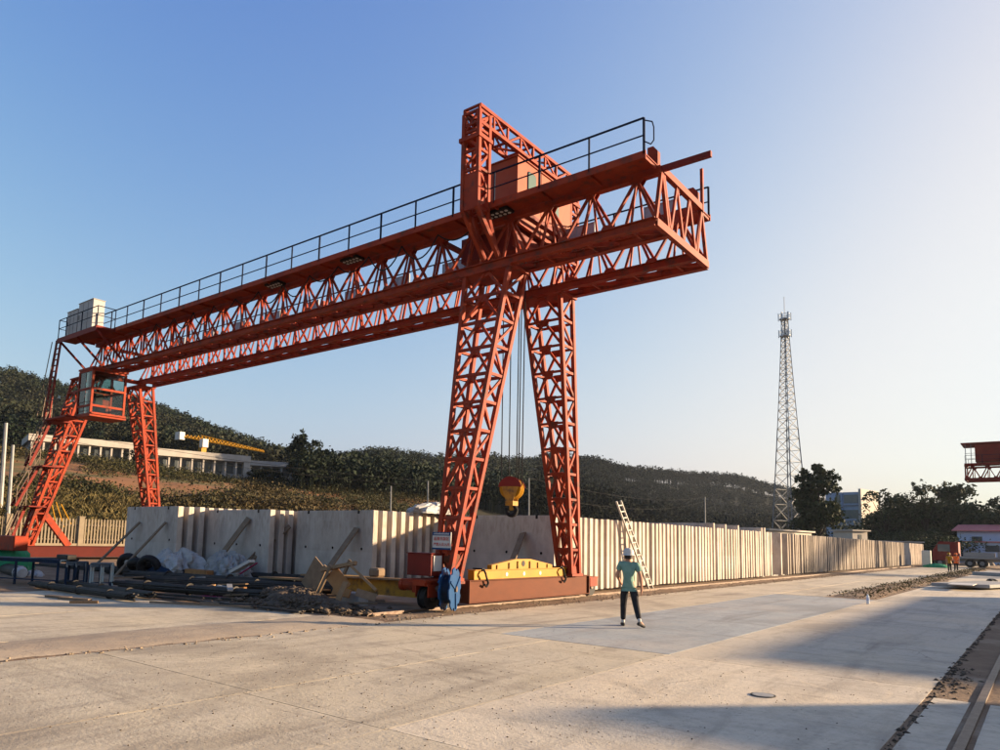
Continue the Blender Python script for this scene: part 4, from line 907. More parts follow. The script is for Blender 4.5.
# props: weathered timbers leaning on the front panels
for (tp, bp, yf, wd, lab) in [((140, 522), (104, 557), 15.42, 0.13, 'thin timber prop on the panel beside the fence'), ((166, 522), (130, 560), 15.42, 0.13, 'thin timber prop on the fence side panel, next to the tarpaulin heap'),
    ((201, 523), (152, 563), 16.72, 0.19, 'long timber prop reaching across the gap to the second panel'), ((249, 518), (208, 573), 16.72, 0.30, 'wide plank leaning on the panel above the tarpaulin heap'),
    ((290, 526), (244, 566), 17.62, 0.20, 'squared timber prop across the corner of the panel with three holes'), ((277, 529), (247, 561), 17.6, 0.05, 'thin dark rod leaning on the panel with three holes'), ((357, 528), (326, 572), 17.62, 0.25, 'wide plank leaning on the panel with three holes'), ((523, 533), (512, 562), 22.0, 0.25, 'short plank leaning on the panel between the crane legs')]:
    p = AY(tp[0], tp[1], yf-0.05); q = AY(bp[0], bp[1], yf-1.15); d = (q-p)
    q = p+d*((p.z-gz(q.x)-0.05)/max(0.2, -d.z)); b = MB(); b.bar(p, q, wd, 0.05, up=(0, -1, 0.3)); b.thing('timber_prop', 'woodgrey', tuple(q), lab, 'timber')
# white sack heap on the third stack
def heap(name, c, rx, ry, h, m, label, cat, seed=1, n=26, rough=0.30, group=None):
    rg = np.random.default_rng(seed); ph = rg.random(12)*6.28; b = MB(); rows = 12; cr = 0.16 if 'tarp' in m else 0.0
    if cr: n = 60; rows = 20
    for j in range(rows+1):
        v = j/rows
        for i in range(n):
            a = 2*math.pi*i/n
            k = 1+rough*(0.5*math.sin(3*a+ph[0])+0.35*math.sin(5*a+ph[1]+v*4)+0.3*math.sin(9*a+ph[2]-v*7)+0.35*(rg.random()-0.5)*(0.5 if cr else 1))+cr*(abs(math.sin(6.5*a+ph[4]+3*v+1.5*math.sin(4*v+ph[5])))-0.5)+cr*0.7*(abs(math.sin(11*a-5*v+ph[6]))-.5)
            rr = math.cos(v*math.pi/2)**0.75*k
            b.v.append((c[0]+rx*rr*math.cos(a), c[1]+ry*rr*math.sin(a), c[2]+h*math.sin(v*math.pi/2)*(1+rough*0.8*(math.sin(2*a+ph[3])*0.4+0.5*(rg.random()-0.5))*(1 if v < 1 else 0))))
    b.f = [(j*n+i, j*n+(i+1) % n, (j+1)*n+(i+1) % n, (j+1)*n+i) for j in range(rows) for i in range(n)]
    return b.thing(name, m, tuple(c), label, cat, group, smooth=not cr)
zt = SILL+2.66
heap('tarp_bundle', (-18.1, 21.0, zt), 0.75, 1.15, 0.42, 'tarp', 'crumpled white tarpaulin bundle on top of the third panel stack', 'tarpaulin', 5, 40)

# ------------------------------------------------------------ ladder
lb0, lb1 = Vector((-12.80, 28.45, 0.03)), Vector((-12.80, 28.85, 0.03)); lt0, lt1 = Vector((-13.33, 26.62, 3.5)), Vector((-13.33, 27.02, 3.55))
ld = empty('ladder', (-12.8, 28.65, 0.03), 'white metal ladder leaning slantwise on the panel wall behind the man', 'ladder')
for p, q in ((lb0, lt0), (lb1, lt1)): b = MB(); b.bar(p, q, 0.035, 0.075, up=(1, 0, 0)); b.part('stile', 'alu', ld)
for i in range(14):
    t = (i+0.6)/14.3; b = MB(); b.bar(lb0.lerp(lt0, t), lb1.lerp(lt1, t), 0.05, 0.045); b.part('rung', 'alu', ld)

# ------------------------------------------------------------ fence
FX = -48.0; fz = gz(FX)
fe = empty('picket_fence', (FX, 18, fz-0.07), 'cream concrete picket fence along the foot of the green bank', 'fence')
pk = MB(); pk.prism([(-0.045, 0), (0.045, 0), (0.045, 1.62), (0, 1.68), (-0.045, 1.62)], (0, 1, 0), (0, 0, 1), (0, 0, 0), (0.05, 0, 0)); pkm = pk.mesh('picket', 'fence')
b = MB()
for z in (0.35, 1.25): b.box(FX-0.06, FX-0.03, 2, 44, fz+z, fz+z+0.09)
b.part('fence_rail', 'fence', fe); b = MB(); b.box(FX-0.12, FX+0.12, 2, 44, fz-0.1, fz+0.14); b.part('plinth', 'fence', fe)
for y in np.arange(4.5, 38, 4.2):
    b = MB(); b.box(FX-0.16, FX+0.16, y-0.16, y+0.16, fz-0.05, fz+1.80); b.box(FX-0.2, FX+0.2, y-0.2, y+0.2, fz+1.80, fz+1.86); b.part('post', 'fence', fe)
y = 13.6
while y < 36:
    if min(abs(y-(4.5+4.2*i)) for i in range(8)) > 0.2:
        o = bpy.data.objects.new('picket', pkm); COL.objects.link(o); o.parent = fe; o.location = (FX-fe.location.x, y-fe.location.y, fz+0.05-fe.location.z)
    y += 0.20
# yellow poles beyond the fence
for i, (p, q) in enumerate([((48, 520), (62, 503)), ((55, 519), (66, 500)), ((62, 516), (71, 502))]):
    a, c = AX(p[0]+10, p[1]-4, -50.5), AX(q[0]-10, q[1]+2, -50.5); b = MB(); b.tube((a.x, a.y, a.z-0.8), c, 0.035, 6)
    b.thing('yellow_pole', 'yellow', (a.x, a.y, a.z-0.8), 'thin yellow pole leaning behind the fence under the far crane leg', 'pole', 'yellow poles behind the fence')

# ------------------------------------------------------------ yard clutter on the left
def pipe(p, q, r, lab, grp, m='pvc', end=True):
    b = MB(); p, q = Vector(p), Vector(q); d = (q-p); sag = 0.0
    b.tube(p, q, r, 12)
    return b.thing('pipe', m, tuple(p), lab, 'pipe', grp, smooth=False)
def GP(px, py, z): v = G(px, py, z); return v
# bundles of black ducting: many thin pipes in each
def bundle(a, c, n, r, R_, lab, seed):
    rg = random.Random(seed); a, c = Vector(a), Vector(c); d = (c-a).normalized(); s = d.cross(Vector((0, 0, 1))).normalized(); u = s.cross(d)
    root = empty('pipe_bundle', tuple(a), lab, 'pipes'); spots = [(0, 0)]; ring = 1
    while len(spots) < n:
        for k in range(6*ring): spots.append((2*r*ring*math.cos(k*math.pi/3/ring), 2*r*ring*math.sin(k*math.pi/3/ring)*0.72))
        ring += 1
    for x, z in spots[:n]:
        o1 = rg.uniform(-0.25, 0.25); b = MB(); base = s*x+u*(z+R_)
        pts = []
        for t in (0, .25, .5, .75, 1):
            pts.append(a.lerp(c, t)+base+d*(o1 if t in (0, 1) else 0)+u*rg.uniform(-.01, .01)+s*rg.uniform(-.012, .012))
        b.path(pts, r, 7); b.part('pipe', 'pvc', root)
    for t in (0.2, 0.5, 0.8):
        b = MB(); b.tube(a.lerp(c, t)+u*R_-d*0.02, a.lerp(c, t)+u*R_+d*0.02, R_*1.02, 14); b.part('strap', 'pvc', root)
    return root
bundle(G(34, 588, 0.0), G(132, 602, 0.0), 19, 0.026, 0.13, 'black pipe bundle lying on boards in front of the blue table', 1)
bundle(G(60, 586, 0.0), G(150, 600, 0.0), 19, 0.026, 0.13, 'black pipe bundle behind the front one, ends showing', 2)
bundle(G(130, 582, 0), G(345, 596, 0), 24, 0.035, 0.24, 'long black pipe bundle below the leaning planks', 3)
bundle(G(110, 577, 0), G(320, 588, 0), 24, 0.035, 0.26, 'long black pipe bundle next to the tarpaulin heap', 4)
bundle(G(150, 588, 0), G(372, 599, 0), 24, 0.035, 0.22, 'long black pipe bundle ending at the rubble heap', 6)
bundle(G(120, 590, 0), G(268, 602, 0), 19, 0.035, 0.18, 'black pipe bundle beside the magenta sheet', 7)
bundle(G(200, 592, 0), G(300, 605, 0), 12, 0.03, 0.13, 'short black pipe bundle next to the low rubble', 8)
bundle(G(40, 572, 0), G(190, 580, 0), 24, 0.035, 0.22, 'black pipe bundle under the steel tables', 5)
for i, (p, q) in enumerate([((150, 602), (330, 611)), ((160, 597), (300, 612)), ((200, 603), (350, 606)), ((120, 594), (260, 606)), ((215, 598), (385, 601)), ((100, 590), (240, 600))]):
    a, c = G(*p, 0.05), G(*q, 0.05); b = MB(); b.bar(a, c, 0.06+0.03*(i % 3), 0.05); b.thing('scrap_bar', 'pvc' if i % 2 else 'woodgrey', tuple(a), 'long dark bar lying on the ground beside the pipe bundles', 'bar', 'loose bars beside the pipes')
for i, (p, q, m) in enumerate([((47, 596), (70, 598), 'woodgrey'), ((60, 598), (90, 600), 'woodgrey'), ((70, 602), (98, 602), 'wood')]):
    a, c = G(*p, 0.03), G(*q, 0.03); b = MB(); b.bar(a, c, 0.14, 0.06); b.thing('board', m, tuple(a), 'short board under the front black pipe bundle' if m != 'wood' else 'pale short board in front of the black pipe bundle', 'board', 'boards under the pipes' if m != 'wood' else None)
# rolled dark membrane wrapped in clear plastic, far left
a, c = G(-14, 572, 0.0), G(20, 580, 0.0); a.z += 0.25; c.z += 0.25
rm = empty('membrane_roll', (a.x, a.y, 0), 'thick black roll with plastic wrapped ends at the foot of the tables', 'roll'); b = MB(); b.tube(a, c, 0.25, 18); b.part('roll', 'pvc', rm)
b = MB(); d = (c-a).normalized(); b.tube(c-d*0.1, c+d*0.28, 0.265, 14, 0.16); b.part('plastic_wrap', 'tarp', rm)
c2_ = G(34, 579, 0); heap('plastic_bag', tuple(c2_), 0.42, 0.3, 0.3, 'tarp', 'small white plastic bag beside the black roll', 'bag', 8)
# steel work tables
def table(pa, pb, depth, h, mt, lab):
    a, c = G(*pa, 0), G(*pb, 0); d = (c-a).normalized(); s = Vector((-d.y, d.x, 0)); L_ = (c-a).length
    if s.dot(a) < 0: s = -s
    root = empty('work_table', (a.x, a.y, 0), lab, 'table'); b = MB()
    b.frame((a+c)/2+s*depth/2+Vector((0, 0, h)), d*L_/2, s*depth/2, (0, 0, 0.02)); b.part('table_top', mt, root)
    b = MB(); b.frame((a+c)/2+s*0.03+Vector((0, 0, h-.06)), d*(L_/2-.02), s*.02, (0, 0, 0.035)); b.frame((a+c)/2+s*(depth-.03)+Vector((0, 0, h-.06)), d*(L_/2-.02), s*.02, (0, 0, 0.035)); b.part('apron', mt, root)
    for t in (0.03, 0.5, 0.97):
        for k in (0.04, depth-0.04):
            p = a.lerp(c, t)+s*k; b = MB(); b.box(p.x-.03, p.x+.03, p.y-.03, p.y+.03, gz(p.x), h-.02); b.part('leg', mt, root)
    b = MB(); b.bar(a.lerp(c, .03)+s*.04+Vector((0, 0, .22)), a.lerp(c, .97)+s*.04+Vector((0, 0, .22)), 0.035); b.part('stretcher', mt, root); return root
table((64, 588), (84, 588), 0.7, 0.80, 'darkblue', 'blue steel frame table next to the black pipes')
table((88, 590), (110, 590), 0.7, 0.80, 'darkblue', 'blue steel frame table nearest the panel stack')
table((-30, 583), (58, 588), 0.75, 0.86, 'darkblue', 'long dark steel work bench reaching out past the far crane leg')
b = MB(); p = G(57, 588, 0)+Vector((-.35, .25, .885)); b.box(p.x-.5, p.x+.3, p.y, p.y+.3, p.z-.02, p.z+.14); o = b.thing('tool_box', 'pvc', (p.x, p.y, p.z-.02), 'dark flat tool box on the long work bench', 'box'); bevel(o, .02)
b = MB(); p = G(10, 560, 0.6); heap('green_tarp', (p.x, p.y, gz(p.x)), 0.9, 0.8, 0.95, 'green', 'faded green heap at the end of the work bench', 'tarpaulin', 12)
b = MB(); p = G(12, 553, 0.9); b.box(p.x-1.2, p.x+0.9, p.y-.3, p.y+.2, 1.0, 1.55); o = b.thing('orange_box', 'red', (p.x, p.y, 1.0), 'orange red steel box on the far rail beside the crane leg', 'box'); bevel(o, 0.03)
# tyres
def tyre(px, py, tilt, lab, m='black'):
    c = G(px, py, 0.0); b = MB(); n, k = 22, 9; Rm, rm_ = 0.36, 0.15
    for i in range(n):
        a = 2*math.pi*i/n
        for j in range(k):
            t = 2*math.pi*j/k; rr = Rm+rm_*math.cos(t)*0.9; b.v.append((rr*math.cos(a), rm_*math.sin(t)*1.1, rr*math.sin(a)))
    b.f = [(i*k+j, ((i+1) % n)*k+j, ((i+1) % n)*k+(j+1) % k, i*k+(j+1) % k) for i in range(n) for j in range(k)]
    o = b.thing('tyre', m, (0, 0, 0), lab, 'tyre', smooth=True); o.rotation_euler = (tilt, 0, R(30)); o.location = (c.x, c.y, gz(c.x)+0.42); return o
tyre(128, 578, R(25), 'worn black tyre leaning by the fence side panel')
tyre(148, 580, R(15), 'black tyre standing beside the white tarpaulin heap')
tyre(139, 579, R(60), 'black tyre tilted between the two standing tyres')
p = AY(178, 566, 15.7); heap('tarp_heap', (p.x, 15.6, 0.12), 1.25, 0.75, 1.0, 'tarp', 'white and grey crumpled tarpaulin heap below the first two panels', 'tarpaulin', 21, 44, 0.34)
p = AY(163, 572, 15.0); heap('blue_bag', (p.x, 14.9, 0.1), 0.9, 0.4, 0.42, 'darkblue', 'dark blue bag in front of the white tarpaulin heap', 'bag', 22)
M['tarpgrey'] = mat('grey_tarpaulin', (0.30, 0.30, 0.30), (0.20, 0.20, 0.20), 3, 0.7, 0.4, 5)
p = AY(228, 570, 15.9); heap('tarp_heap', (p.x, 15.85, 0.1), 1.05, 0.6, 1.0, 'tarpgrey', 'grey tarpaulin heap under the leaning plank', 'tarpaulin', 23, 40, 0.3)
a, c = AY(232, 572, 15.3), AY(252, 561, 15.5); b = MB(); b.bar(a, c, 0.30, 0.10); b.thing('white_board', 'whitepaint', tuple(a), 'thick pale board tilted beside the grey heap', 'board')
a, c = AY(240, 574, 15.28), AY(257, 563, 15.45); b = MB(); b.bar(a, c, 0.08, 0.03); b.thing('magenta_strip', 'magenta', tuple(a), 'magenta strip along the tilted pale board', 'strip')
a, c = G(202, 596, .05), G(228, 598, .05); b = MB(); b.bar(a, c, 0.30, 0.02); b.thing('magenta_sheet', 'magenta', tuple(a), 'flat magenta sheet lying among the black pipes', 'sheet')
a, c = AY(263, 577, 15.2), AY(312, 580, 14.9); b = MB(); b.bar(a, c, 0.35, 0.06); b.thing('board', 'wood', tuple(a), 'pale board lying on the pipe stack in front of the three-holed panel', 'board')
a, c = AY(205, 570, 15.1), AY(203, 571, 14.9); b = MB(); b.box(a.x-1.0, a.x+0.4, a.y-.2, a.y+.1, 0.35, 0.5); b.thing('brown_board', 'ply', (a.x, a.y, 0.35), 'short brown board in front of the tarpaulin heaps', 'board')
# broken timber pile
YP = 13.4
def stick(pa, pb, wd, th, m, lab, ya=YP, yb=YP, name='broken_plank'):
    a, c = AY(*pa, ya), AY(*pb, yb); b = MB(); b.bar(a, c, wd, th, up=(0.3, -1, 0.4)); return b.thing(name, m, tuple(a), lab, 'timber')
stick((326, 566), (312, 597), 0.14, 0.04, 'woodgrey', 'grey broken board tipped on the timber pile')
stick((331, 566), (316, 598), 0.10, 0.05, 'woodgrey', 'narrow grey board crossing the tipped board', YP-.2)
stick((351, 566), (376, 590), 0.07, 0.04, 'wood', 'pale thin splintered lath sticking out of the timber pile', YP-.1, YP-.3)
stick((346, 582), (337, 602), 0.16, 0.04, 'wood', 'pale plank end standing against the timber pile', YP-.3, YP-.6)
stick((331, 572), (345, 590), 0.42, 0.03, 'ply', 'orange plywood offcut in the timber pile', YP-.05)
stick((333, 590), (350, 594), 0.22, 0.05, 'ply', 'orange plywood scrap at the foot of the timber pile', YP-.15)
stick((322, 570), (356, 563), 0.10, 0.08, 'wood', 'crooked beam lying across the top of the timber pile')
stick((320, 562), (306, 588), 0.5, 0.03, 'woodgrey', 'wide dark sheet standing behind the timber pile', YP+.3, YP+.3)
stick((350, 560), (344, 574), 0.08, 0.06, 'woodgrey', 'short stub post on top of the timber pile')
stick((356, 592), (376, 598), 0.20, 0.02, 'woodgrey', 'curled grey sheet lying at the foot of the timber pile', YP-.3)
p = AY(300, 590, 13.2); heap('rubble_heap', (-16.3, 13.0, -0.02), 1.35, 0.75, 0.40, 'rubble', 'dark soil and rubble heap behind the timber pile', 'rubble', 31, 40, 0.35)
heap('rubble_heap', (-14.9, 12.35, -0.02), 1.45, 0.62, 0.30, 'rubble', 'low dark rubble heap at the edge of the crossing ramp', 'rubble', 32, 40, 0.4)
pts = [(random.gauss(-15.2, 1.0), random.gauss(12.2, 0.42), 0.02+random.random()*0.10) for _ in range(1500)]
for cx_, cy_, rx_, ry_, h_ in ((-16.3, 13.0, 1.35, .75, .39), (-14.9, 12.35, 1.45, .62, .29)):
    for _ in range(1300):
        a_ = random.uniform(0, 6.28); q_ = random.random()**.5; pts.append((cx_+rx_*q_*math.cos(a_), cy_+ry_*q_*math.sin(a_), h_*math.sqrt(max(0, 1-q_**2.2))))
pts += [(random.gauss(-13.6, 0.5), random.gauss(12.6, .4), 0.02) for _ in range(300)]
scatter('rubble_bits', pts, 0.02, 0.13, 'rubble', 'loose dark lumps around the rubble heaps', 'rubble')
for i in range(22):
    x_, y_ = random.uniform(-24, -13.9), random.uniform(12.2, 14.6); a_ = random.gauss(0.2, 0.6); l_ = random.uniform(0.4, 1.6); z_ = random.uniform(0.04, 0.34)
    d_ = Vector((math.cos(a_), math.sin(a_), random.uniform(-.12, .12)))*l_/2; c_ = Vector((x_, y_, z_)); b = MB(); b.bar(c_-d_, c_+d_, random.uniform(.05, .16), random.uniform(.025, .06))
    b.thing('scrap_timber', random.choice(['wood', 'woodgrey', 'woodgrey', 'ply', 'tarpgrey']), (x_, y_, z_), 'loose scrap timber strewn over the pipes and rubble', 'timber', 'scrap timber among the pipes')
# dirty yellow beam and concrete block near the crane bogie
a, c = AY(362, 587, 14.9), AY(407, 596, 15.1); b = MB(); b.bar((a.x-1.2, 15.2, 0.42), (-13.5, 15.35, 0.42), 0.3, 0.42); b.box(a.x-1.2, -13.5, 15.1, 15.45, 0.64, 0.68)
b.thing('yellow_beam', 'yellowdirty', (a.x, 15.2, 0.2), 'dirty yellow steel beam lying behind the cable reel', 'beam')
b = MB(); p = AY(396, 597, 13.9); b.box(-15.1, -14.2, 13.6, 13.95, 0.0, 0.36); o = b.thing('concrete_block', 'concgrey', (-14.7, 13.8, 0), 'dark concrete block next to the crane bogie', 'block'); bevel(o, 0.02)
b = MB(); b.box(-15.5, -15.1, 15.15, 15.5, 0.69, 0.95); o = b.thing('stone_block', 'woodgrey', (-15.3, 15.3, 0.69), 'rough dark block sitting on the dirty yellow beam', 'block'); bevel(o, .05)
a, c = AY(330, 582, 14.2), AY(410, 583, 15.0); b = MB(); b.bar((-18.2, 15.0, 0.62), (-13.7, 15.05, 0.70), 0.28, 0.05); b.thing('board', 'wood', (-18.2, 15.0, 0.6), 'long pale board laid along the dirty yellow beam', 'board')

# ------------------------------------------------------------ foreground details on the right
p = G(763, 695, 0.006); b = MB(); b.tube((p.x, p.y, 0.0), (p.x, p.y, 0.012), 0.125, 28); mh = b.thing('drain_cover', 'concgrey', (p.x, p.y, 0), 'small round drain cover set in the yard concrete', 'cover')
b = MB(); b.tube((p.x, p.y, 0.0), (p.x, p.y, 0.009), 0.15, 28); b.part('rim', 'pvc', mh)
p = G(868, 604, 0); bo = empty('water_bottle', (p.x, p.y, 0.0), 'clear plastic water bottle standing on the grey slab', 'bottle')
M['pet'] = mat('clear_plastic', (0.62, 0.68, 0.72), (0.55, 0.62, 0.66), 6, 0.15, spec=0.8); 
b = MB(); prof = [(0.045, 0.004), (0.05, 0.03), (0.047, 0.10), (0.05, 0.17), (0.048, 0.24), (0.02, 0.31), (0.018, 0.325)]
for (r0, z0), (r1, z1) in zip(prof, prof[1:]): b.tube((p.x, p.y, z0), (p.x, p.y, z1), r0, 12, r1, cap=(z0 < .01))
b.part('body', 'pet', bo, smooth=True); b = MB(); b.tube((p.x, p.y, .325), (p.x, p.y, .35), .02, 10); b.part('cap', 'whitepaint', bo); b = MB(); b.tube((p.x, p.y, .12), (p.x, p.y, .2), .0515, 12, cap=False); b.part('wrapper', 'paleblue', bo)
def flat_slab(pa, pb, dep, z0, h, lab):
    a, c = G(*pa, 0), G(*pb, 0); b = MB(); d = c-a; d.z = 0; s = Vector((0.25, 1, 0)).normalized()
    vs = [a, c, c+s*dep, a+s*dep]; b.add([v+Vector((0, 0, z0)) for v in vs]+[v+Vector((0, 0, z0+h)) for v in vs], [(3, 2, 1, 0), (4, 5, 6, 7), (0, 1, 5, 4), (1, 2, 6, 5), (2, 3, 7, 6), (3, 0, 4, 7)])
    o = b.thing('lying_panel', 'concgrey', (a.x, a.y, z0), lab, 'panel'); bevel(o, 0.02); return o
l1 = flat_slab((931, 588), (990, 590.5), 6.5, 0.10, 0.17, 'thick grey concrete panel lying flat on blocks on the slab')
b = MB(); q = G(958, 586, 0.27); b.box(q.x-0.5, q.x+0.5, q.y+1.0, q.y+3.4, 0.272, 0.30); b.thing('cement_sheet', 'whitepaint', (q.x, q.y+1, .272), 'pale sheet lying on the flat concrete panel', 'sheet')
for pa in ((936, 586), (984, 588)):
    q = G(*pa, 0); b = MB(); b.box(q.x-.12, q.x+.12, q.y+.3, q.y+5.5, -0.01, 0.1); b.thing('bearer', 'woodgrey', (q.x, q.y, 0), 'timber bearer under the flat concrete panel', 'timber', 'bearers under the flat panel')
flat_slab((972, 575), (1012, 577), 8, 0.02, 0.25, 'flat grey panel stack further along near the flatbed truck')
q = G(988, 582, 0.3); heap('rag', (q.x, q.y+3, 0.27), 0.25, 0.3, 0.12, 'black', 'dark rag on the far corner of the flat panel', 'rag', 44)

# ------------------------------------------------------------ people
def skin_mesh(name, verts, edges, radii, m, sub=2, root=0):
    me = bpy.data.meshes.new(name); me.from_pydata(verts, edges, []); ob = bpy.data.objects.new(name, me); COL.objects.link(ob)
    sk = ob.modifiers.new('s', 'SKIN'); sk.use_smooth_shade = True
    for i, r in enumerate(radii):
        r = r if isinstance(r, tuple) else (r, r); me.skin_vertices[0].data[i].radius = r
        me.skin_vertices[0].data[i].use_root = (i == root)
    su = ob.modifiers.new('u', 'SUBSURF'); su.levels = sub; su.render_levels = sub
    dg = bpy.context.evaluated_depsgraph_get(); out = bpy.data.meshes.new_from_object(ob.evaluated_get(dg)); bpy.data.objects.remove(ob)
    out.materials.clear(); out.materials.append(M[m]); out.name = name
    for p in out.polygons: p.use_smooth = True
    return out
def chain(J, names):
    return [J[n] for n in names]
def person(loc, heading, J, label, group=None, shirt='shirt', pants='trousers', hat='whitepaint', scale=1.0, hands=True):
    """J: joints in local coordinates (x right, y forward, z up)"""
    order = ['pelvis', 'waist', 'chest', 'neck', 'head', 'headtop', 'lsh', 'lel', 'lwr', 'lpalm', 'rsh', 'rel', 'rwr', 'rpalm', 'lhip', 'lkn', 'lan', 'lto', 'rhip', 'rkn', 'ran', 'rto']
    rad = dict(pelvis=(.145, .10), waist=(.125, .09), chest=(.155, .105), neck=.052, head=(.072, .09), headtop=(.06, .075), lsh=.055, rsh=.055, lel=.040, rel=.040, lwr=.027, rwr=.027, lpalm=(.022, .038), rpalm=(.022, .038),
               lhip=.085, rhip=.085, lkn=.055, rkn=.055, lan=.038, ran=.038, lto=.03, rto=.03)
    E = [('pelvis', 'waist'), ('waist', 'chest'), ('chest', 'neck'), ('neck', 'head'), ('head', 'headtop')]
    for s in 'lr': E += [('chest', s+'sh'), (s+'sh', s+'el'), (s+'el', s+'wr'), (s+'wr', s+'palm'), ('pelvis', s+'hip'), (s+'hip', s+'kn'), (s+'kn', s+'an'), (s+'an', s+'to')]
    V = [J[k] for k in order]; Rd = [rad[k] for k in order]; ED = [(order.index(a), order.index(c)) for a, c in E]
    for s in 'lr':                                     # five fingers rooted in the palm
        pw = Vector(J[s+'palm']); d = (pw-Vector(J[s+'wr'])).normalized(); sd = Vector((0, 1, 0))
        for k, (o_, ln, r_) in enumerate([(-.030, .055, .0085), (-.011, .068, .009), (.010, .070, .009), (.030, .062, .009)]):
            base = len(V); V += [tuple(pw+sd*o_+d*.03), tuple(pw+sd*o_+d*(.03+ln*.5)+Vector((0, .006, 0))), tuple(pw+sd*o_+d*(.03+ln)+Vector((0, .02, 0.004)))]; Rd += [r_+.001, r_, r_*.8]
            ED += [(order.index(s+'palm'), base), (base, base+1), (base+1, base+2)]
        base = len(V); V += [tuple(pw+sd*.045-d*.01), tuple(pw+sd*.068+d*.03)]; Rd += [.011, .009]; ED += [(order.index(s+'palm'), base), (base, base+1)]
    body = skin_mesh('person', V, ED, Rd, 'skin')
    o = bpy.data.objects.new('person', body); COL.objects.link(o); tag(o, label, 'person', group); o.location = loc; o.rotation_euler = (0, 0, heading); o.scale = (scale,)*3
    def child(name, me):
        c = bpy.data.objects.new(name, me); COL.objects.link(c); c.parent = o; return c
    def L_(a, c, t): return tuple(Vector(J[a]).lerp(Vector(J[c]), t))
    V = [J['pelvis'], J['waist'], J['chest'], L_('chest', 'neck', .72), J['lsh'], L_('lsh', 'lel', .62), J['rsh'], L_('rsh', 'rel', .62), tuple(Vector(J['pelvis'])-Vector((0, 0, .06)))]
    child('t_shirt', skin_mesh('t_shirt', V, [(0, 1), (1, 2), (2, 3), (2, 4), (4, 5), (2, 6), (6, 7), (0, 8)], [(.168, .125), (.160, .12), (.182, .130), (.095, .085), .078, .072, .078, .072, (.175, .128)], shirt))
    V = [tuple(Vector(J['pelvis'])+Vector((0, 0, .05))), J['pelvis'], J['lhip'], J['lkn'], L_('lkn', 'lan', .92), J['rhip'], J['rkn'], L_('rkn', 'ran', .92)]
    child('trousers', skin_mesh('trousers', V, [(0, 1), (1, 2), (2, 3), (3, 4), (1, 5), (5, 6), (6, 7)], [(.150, .112), (.150, .115), .108, .076, .060, .108, .076, .060], pants))
    for s in 'lr':
        a, t = Vector(J[s+'an']), Vector(J[s+'to']); d = (t-a); d.z = 0; d.normalize()
        h = a-d*.07; h.z = a.z-.055
        child('sock', skin_mesh('sock', [tuple(a+Vector((0, 0, .07))), tuple(a-Vector((0, 0, .03)))], [(0, 1)], [.043, .043], 'whitepaint', 1))
        child('shoe', skin_mesh('shoe', [tuple(h), tuple(a-Vector((0, 0, .045))), tuple((a+t)/2-Vector((0, 0, .03))), tuple(t+d*.02)], [(0, 1), (1, 2), (2, 3)], [.040, .048, .045, .036], 'shoe'))
    hc = Vector(J['head']).lerp(Vector(J['headtop']), .55); b = MB(); n = 20     # hair and hard hat
    for j in range(6):
        v = j/5*math.pi*.5
        for i in range(n): a = 2*math.pi*i/n; b.v.append((hc.x+.092*math.cos(v)*math.cos(a), hc.y-.022+.100*math.cos(v)*math.sin(a), hc.z-.105+.20*math.sin(v)))
    b.f = [(j*n+i, j*n+(i+1) % n, (j+1)*n+(i+1) % n, (j+1)*n+i) for j in range(5) for i in range(n)]
    child('hair', b.mesh('hair', 'hair', smooth=True))
    b = MB(); prof = [(.165, .150, -.014), (.150, .138, .000), (.132, .122, .010), (.131, .121, .06), (.112, .104, .112), (.062, .058, .146), (.0, .0, .156)]
    for ry, rx, z in prof:
        for i in range(n): a = 2*math.pi*i/n; b.v.append((hc.x+rx*math.cos(a), hc.y+.004+ry*math.sin(a)*(1.12 if (z < 0 and math.sin(a) > 0) else 1), hc.z-.012+z))
    b.f = [(j*n+i, j*n+(i+1) % n, (j+1)*n+(i+1) % n, (j+1)*n+i) for j in range(len(prof)-1) for i in range(n)]
    child('hard_hat', b.mesh('hard_hat', hat, smooth=True))
    for sx in (-1, 1):                                  # ears
        child('ear', skin_mesh('ear', [(hc.x+sx*.078, hc.y-.01, hc.z-.085), (hc.x+sx*.088, hc.y-.02, hc.z-.055)], [(0, 1)], [.014, .018], 'skin', 1))
    child('nose', skin_mesh('nose', [(hc.x, hc.y+.095, hc.z-.065), (hc.x, hc.y+.112, hc.z-.095)], [(0, 1)], [.010, .015], 'skin', 1))
    for sx in (-1, 1): child('eye', skin_mesh('eye', [(hc.x+sx*.032, hc.y+.086, hc.z-.055), (hc.x+sx*.034, hc.y+.087, hc.z-.055)], [(0, 1)], [.010, .010], 'hair', 1))
    child('mouth', skin_mesh('mouth', [(hc.x-.022, hc.y+.088, hc.z-.125), (hc.x+.022, hc.y+.088, hc.z-.125)], [(0, 1)], [.006, .006], 'magenta', 1))
    return o
WALK = dict(pelvis=(0, 0, .93), waist=(-.01, .0, 1.08), chest=(-.01, .0, 1.30), neck=(-.005, .015, 1.47), head=(0, .03, 1.545), headtop=(-.01, .04, 1.655),
    lsh=(-.185, .035, 1.385), lel=(-.26, .03, 1.12), lwr=(-.19, .22, .96), lpalm=(-.165, .28, .92), rsh=(.18, -.03, 1.365), rel=(.255, -.12, 1.10), rwr=(.275, -.08, .86), rpalm=(.272, -.06, .78),
    lhip=(-.09, .02, .88), lkn=(-.12, .13, .48), lan=(-.13, .10, .085), lto=(-.16, .25, .035), rhip=(.09, -.02, .88), rkn=(.15, -.06, .49), ran=(.225, -.30, .15), rto=(.33, -.20, .035))
p = G(629, 626.5, 0); hd = math.atan2(-(p.x), p.y)
person((p.x, p.y, 0.0), hd, WALK, 'man in green tee shirt, black trousers and white hard hat walking away across the yard')
